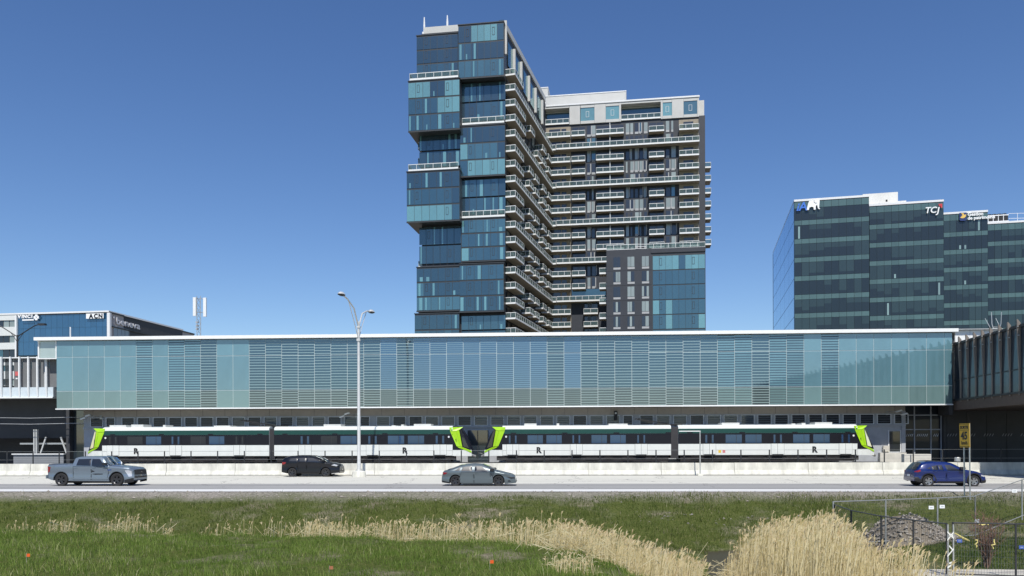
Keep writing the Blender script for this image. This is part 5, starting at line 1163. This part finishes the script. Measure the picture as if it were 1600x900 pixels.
pts, hts = clump(1128, 1440, 2600, ip((1128, 872), (1150, 836), (1180, 812), (1215, 799), (1240, 804), (1290, 791), (1318, 812), (1350, 845), (1440, 862)), ip((1128, 22), (1160, 19.5), (1240, 17), (1440, 17)), ip((1128, 26.5), (1250, 28), (1340, 26), (1440, 20.5)), .85, ip((1128, .1), (1150, .35), (1180, .8), (1210, 1), (1330, 1), (1360, .6), (1440, .25)))
reeds('tall dense dry reeds at the right of the ditch', pts, hts, litter=2.5)
pts, hts = clump(1330, 1520, 80, ip((1330, 830), (1400, 838), (1440, 850), (1480, 868), (1520, 872)), ip((1330, 17.5), (1520, 17.5)), ip((1330, 19.5), (1520, 19)), .5, ip((1330, 1), (1440, .9), (1520, .5)))
reeds('a few tall plumed reeds before the fence', pts, hts, wd=.02, litter=.2, plume=1)
# ------------------------------------------------------------ stones, fence and small things
st_m = mat('pale_stone', (.27, .245, .21), .9, var=.35, scale=5, bump=.3)
pr = at(1412, 822, 31.2); q = MB()
for i in range(760):
    a = rng.uniform(0, 6.28); r_ = math.sqrt(rng.uniform(0, 1)); x, y = pr.x+math.cos(a)*r_*2.1, 31.2+math.sin(a)*r_*1.4; hgt = max(0, .8*(1-r_*r_))*(1+.25*math.sin(3*a))
    z = gz(x, y)+hgt+rng.uniform(-.05, .06); s_ = rng.uniform(.035, .1); k0 = len(q.v); rt = Matrix.Rotation(rng.uniform(0, 6), 3, Vector(rng.normal(0, 1, 3)).normalized())
    for v in ((1, 0, 0), (-.8, .1, 0), (0, .8, .1), (.1, -.9, 0), (0, .1, .7), (.1, 0, -.7)): p_ = rt @ Vector(v)*s_*rng.uniform(.75, 1.25); q.v.append((x+p_.x, y+p_.y, z+p_.z))
    for f in ((0, 2, 4), (2, 1, 4), (1, 3, 4), (3, 0, 4), (2, 0, 5), (1, 2, 5), (3, 1, 5), (0, 3, 5)): q.f.append(tuple(k0+j for j in f)); q.m.append(0)
k0 = len(q.v); nr, na = 7, 28
for i in range(nr):
    for j in range(na):
        r_, a = i/(nr-1)*1.08, 2*math.pi*j/na; x, y = pr.x+math.cos(a)*r_*2.1, 31.2+math.sin(a)*r_*1.4; q.v.append((x, y, gz(x, y)-.03+max(0, .8*(1-r_*r_))*(1+.25*math.sin(3*a))))
for i in range(nr-1):
    for j in range(na): q.f.append((k0+i*na+j, k0+i*na+(j+1) % na, k0+(i+1)*na+(j+1) % na, k0+(i+1)*na+j)[::-1]); q.m.append(1)
tag(q.build('rubble', [st_m, mat('rubble_soil', (.17, .145, .11), .95, var=.3, scale=9, bump=.5)]), 'heap of pale broken stones inside the fence', None, None, 'stuff')
q = MB()
for i in range(2600):                                     # scattered roadside stones
    far = rng.random() < .975
    if far: x, y = rng.uniform(-34, 33), 41.9-abs(rng.normal(0, .7))
    else: x, y = rng.uniform(4, 12), rng.normal(36.5, .6)
    z = gz(x, y)+.01; s_ = rng.gamma(3, .014); k0 = len(q.v)
    for v in ((1, 0, 0), (-.8, .3, 0), (0, .9, .1), (.1, -.9, 0), (0, .1, .6), (.1, 0, -.5)): q.v.append((x+v[0]*s_*rng.uniform(.7, 1.3), y+v[1]*s_, z+v[2]*s_))
    for f in ((0, 2, 4), (2, 1, 4), (1, 3, 4), (3, 0, 4)): q.f.append(tuple(k0+j for j in f)); q.m.append(0)
tag(q.build('gravel', st_m), 'loose gravel along the road edge', None, None, 'stuff')
galv = mat('fence_steel', (.42, .43, .43), .4, .5, var=.1); wire_d = mat('fence_wire', (.11, .12, .125), .5, .4, var=0)
def gp(px, Y): x = at(px, 800, Y).x; return Vector((x, Y, gz(x, Y)))
def fence(label, posts, h, tone, rail_tone, group=None, wires=True, foot=True):
    t = thing('mesh_fence', label, 'fence', posts[0], 0, group); o = posts[0]
    for p_ in posts: MB().tube([p_-o+Vector((0, 0, -.1)), p_-o+Vector((0, 0, h+.02))], .028, 6).build('post', tone, t)
    for a, b_ in zip(posts, posts[1:]):
        for z in (.08, h): MB().tube([a-o+Vector((0, 0, z)), b_-o+Vector((0, 0, z))], .021, 6).build('rail', rail_tone, t)
        q = MB(); L_ = (b_-a).length; n = int(L_/.065)
        for i in range(1, n):
            c = a.lerp(b_, i/n)-o; d = (b_-a).normalized()*.003; q.quad(c-d+Vector((0, 0, .08)), c+d+Vector((0, 0, .08)), c+d+Vector((0, 0, h)), c-d+Vector((0, 0, h)))
        for i in range(1, int(h/.16)):
            z = .08+i*.16; q.quad(a-o+Vector((0, 0, z)), b_-o+Vector((0, 0, z)), b_-o+Vector((0, 0, z+.004)), a-o+Vector((0, 0, z+.004)))
        g = q.build('wire_mesh', wire_d, t); g['kind'] = 'stuff'
    return t
HF = 1.5
back = [gp(1302, 29.3), gp(1384, 30.2), gp(1465, 31.2), gp(1524, 32.2)]
for v in back: v.z = -1.2
fence('grey mesh fence panels standing behind the stone heap', back, 1.6, galv, galv)
sl_ = [Vector((back[-1].x, back[-1].y, -1.2)), at(1597, 809, 35.2), at(1672, 780, 37.5)]
fence('grey mesh fence climbing the bank toward the road at right', sl_, 1.62, galv, galv)
fr_ = [gp(1304, 29.0), gp(1330, 26.6), gp(1377, 24.6), gp(1427, 23.4), gp(1479, 22.4)]
for v in fr_: v.z = -1.2
fence('dark mesh fence running forward from the reeds toward the pavement', fr_, 1.52, dark_metal, wire_d)
f2 = [gp(1489, 22.0), gp(1587, 21.7), gp(1690, 21.9)]
for v in f2: v.z = -1.06
fence('black mesh fence along the pavement edge at far right', f2, 1.45, dark_metal, dark_metal)
# notices on the fences
for k, (px, py, Y, c, lab) in enumerate(((1455, 793, 31.0, sgw, 'white notice plate left of the middle post of the back fence'), (1472, 791.5, 31.2, sgw, 'white notice plate right of the middle post of the back fence'),
                                        (1527, 814, 31.9, mat('plate_grey', (.5, .58, .62), .5, var=0), 'pale grey plate hanging behind the bare shrub'), (1499, 845, 21.9, mat('plate_blue', (.05, .1, .35), .5, var=0), 'blue plate beside the taped posts'),
                                        (1596, 855, 21.6, mat('plate_blue', (.05, .1, .35)), 'blue plate at the right picture edge'), (1585, 767, 34.5, sgw, 'white plate high on the climbing fence'))):
    p_ = at(px, py, Y-.04); t = thing('notice_plate', lab, 'sign', p_); s_ = Y/1250
    MB().box(-3.8*s_, 3.8*s_, -.012, 0, -2.6*s_, 2.6*s_).build('plate', c, t); MB().box(-2*s_, 2*s_, -.016, -.0125, -.5*s_, .4*s_).build('print', mat('plate_print', (.35, .4, .45), .6, var=0), t)
    for e in (-1, 1): MB().tube([(e*3*s_, -.01, 2*s_), (e*3*s_, .05, 2.3*s_)], .01, 5).build('tie', dark_metal, t)
# posts wound with white tape
tape = mat('white_tape', (.72, .72, .66), .6, var=.1); ytape = mat('yellow_tape', (.72, .62, .22), .6, var=.1)
for k, px in enumerate((1481, 1489.5)):
    p_ = gp(px, 21.85); p_.z = -1.06; t = thing('taped_post', ('left' if k == 0 else 'right')+' of two thin steel posts wound with white tape', 'post', p_)
    MB().tube([(0, 0, -.1), (0, 0, 1.42)], .022, 6).build('post', steel, t)
    for z in ((.25, .55, .98, 1.2) if k == 0 else (.4, .72, 1.1)):
        q = MB(); w_ = .045; a = rng.uniform(-1.1, 1.1); x1_ = .13*(1 if k == 0 else -1)
        q.v = [(-.03, -.03, z), (x1_, -.035, z+a*.2), (x1_, -.035, z+a*.2+w_), (-.03, -.03, z+w_), (-.03, -.036, z), (x1_, -.041, z+a*.2), (x1_, -.041, z+a*.2+w_), (-.03, -.036, z+w_)]; q.f = [(3, 2, 1, 0), (4, 5, 6, 7), (0, 1, 5, 4), (1, 2, 6, 5), (2, 3, 7, 6), (3, 0, 4, 7)]; q.m = [0]*6; q.build('tape_wrap', tape, t)
# bare shrub with tape
ps = gp(1541, 24.3); ps.z = gz(ps.x, ps.y)
t = thing('bare_shrub', 'bare reddish shrub tied with yellow tape inside the fence', 'shrub', ps); bark = mat('shrub_bark', (.13, .085, .06), .8, var=.25, scale=20)
q = MB(); q2 = MB()
for i in range(46):
    a = rng.uniform(0, 6.28); sp = rng.uniform(.08, .55); h = rng.uniform(.8, 1.65); e = Vector((math.cos(a)*sp, math.sin(a)*sp, h)); m_ = Vector((math.cos(a)*sp*.35, math.sin(a)*sp*.35, h*.5)); q.tube([(rng.normal(0, .06), rng.normal(0, .06), -.05), m_, e], [.016, .011, .004], 4)
    for j in range(7):
        t_ = rng.uniform(.3, 1); b0 = m_.lerp(e, t_) if t_ > .5 else m_*(t_*2); d = Vector((rng.normal(0, .14), rng.normal(0, .14), rng.uniform(.06, .26))); q2.tube([b0, b0+d*.6, b0+d+Vector((0, 0, .04))], [.006, .005, .002], 3)
q.build('stem', bark, t); o = q2.build('twig', mat('shrub_twig', (.2, .11, .075), .8, var=.2), t); o['kind'] = 'stuff'
for (px, py, Y, lab) in ((1536, 819, 24.0, 'short yellow tape round the middle of the bare shrub'), (1527, 851, 23.9, 'crumpled yellow tape low on the left of the bare shrub'), (1552, 852, 23.9, 'twisted yellow tape hanging on the right of the bare shrub')):
    c = at(px, py, Y); q = MB(); pts_ = [Vector((rng.normal(0, .03)+(.11 if lab[0] == 's' else .04)*math.sin(k*1.3), rng.normal(0, .02), (.0 if lab[0] == 's' else .05)*(3-k)+rng.normal(0, .015))) for k in range(6)]
    if lab[0] == 's': pts_ = [Vector((-.14+k*.055, -.02+.02*math.sin(k), .03*math.sin(k*2))) for k in range(6)]
    q.tube(pts_, [.018, .022, .016, .022, .018, .012], 4); o = q.build('yellow_tape', ytape, None, c); tag(o, lab, 'tape')
c0, c1 = at(1492, 833, 21.8), at(1515, 845, 22.3); tag(MB().tube([c0, (c0+c1)/2+Vector((0, 0, -.02)), c1], [.012, .03, .016], 5).build('tape_streamer', ytape), 'pale tape streamer blowing from the taped post', 'tape')
# orange marker flags in the near grass
org = mat('flag_orange', (.75, .12, .02), .5, var=.08)
for (px, py, lab) in ((41, 875, 'leftmost orange marker flag in the near grass'), (514, 891, 'brown orange marker flag low in the middle grass'), (765, 883, 'red orange marker flag near the reeds')):
    p_ = atz(px, py+4, -.02); g = gz(p_.x, p_.y); t = thing('marker_flag', lab, 'flag', (p_.x, p_.y, g)); t.scale = (.75, .75, .75); MB().tube([(0, 0, -.05), (.01, 0, .3)], .005, 5).build('wire_stem', steel, t)
    q = MB()
    for k in range(3): q.quad((.01+k*.035, -.012*math.sin(k*2.2), .2), (.045+k*.035, -.012*math.sin(k*2.2+2.2), .195), (.045+k*.035, -.012*math.sin(k*2.2+2.2), .285), (.01+k*.035, -.012*math.sin(k*2.2), .29))
    q.build('flag', org if px != 514 else mat('flag_brown', (.4, .16, .08), .6, var=.1), t)
# number plates on the rear and front of the cars, and a few stains on the barrier foot
plate_m = mat('number_plate', (.72, .73, .74), .4, var=0)
for nm in ('sedan', 'crossover', 'suv', 'pickup_truck'):
    o = bpy.data.objects[nm]; bd = next(c for c in o.children if c.name.startswith('body')); xs_ = [v.co.x for v in bd.data.vertices]
    MB().box(min(xs_)-.035, min(xs_)-.02, -.16, .16, .62, .74).build('number_plate', plate_m, o)
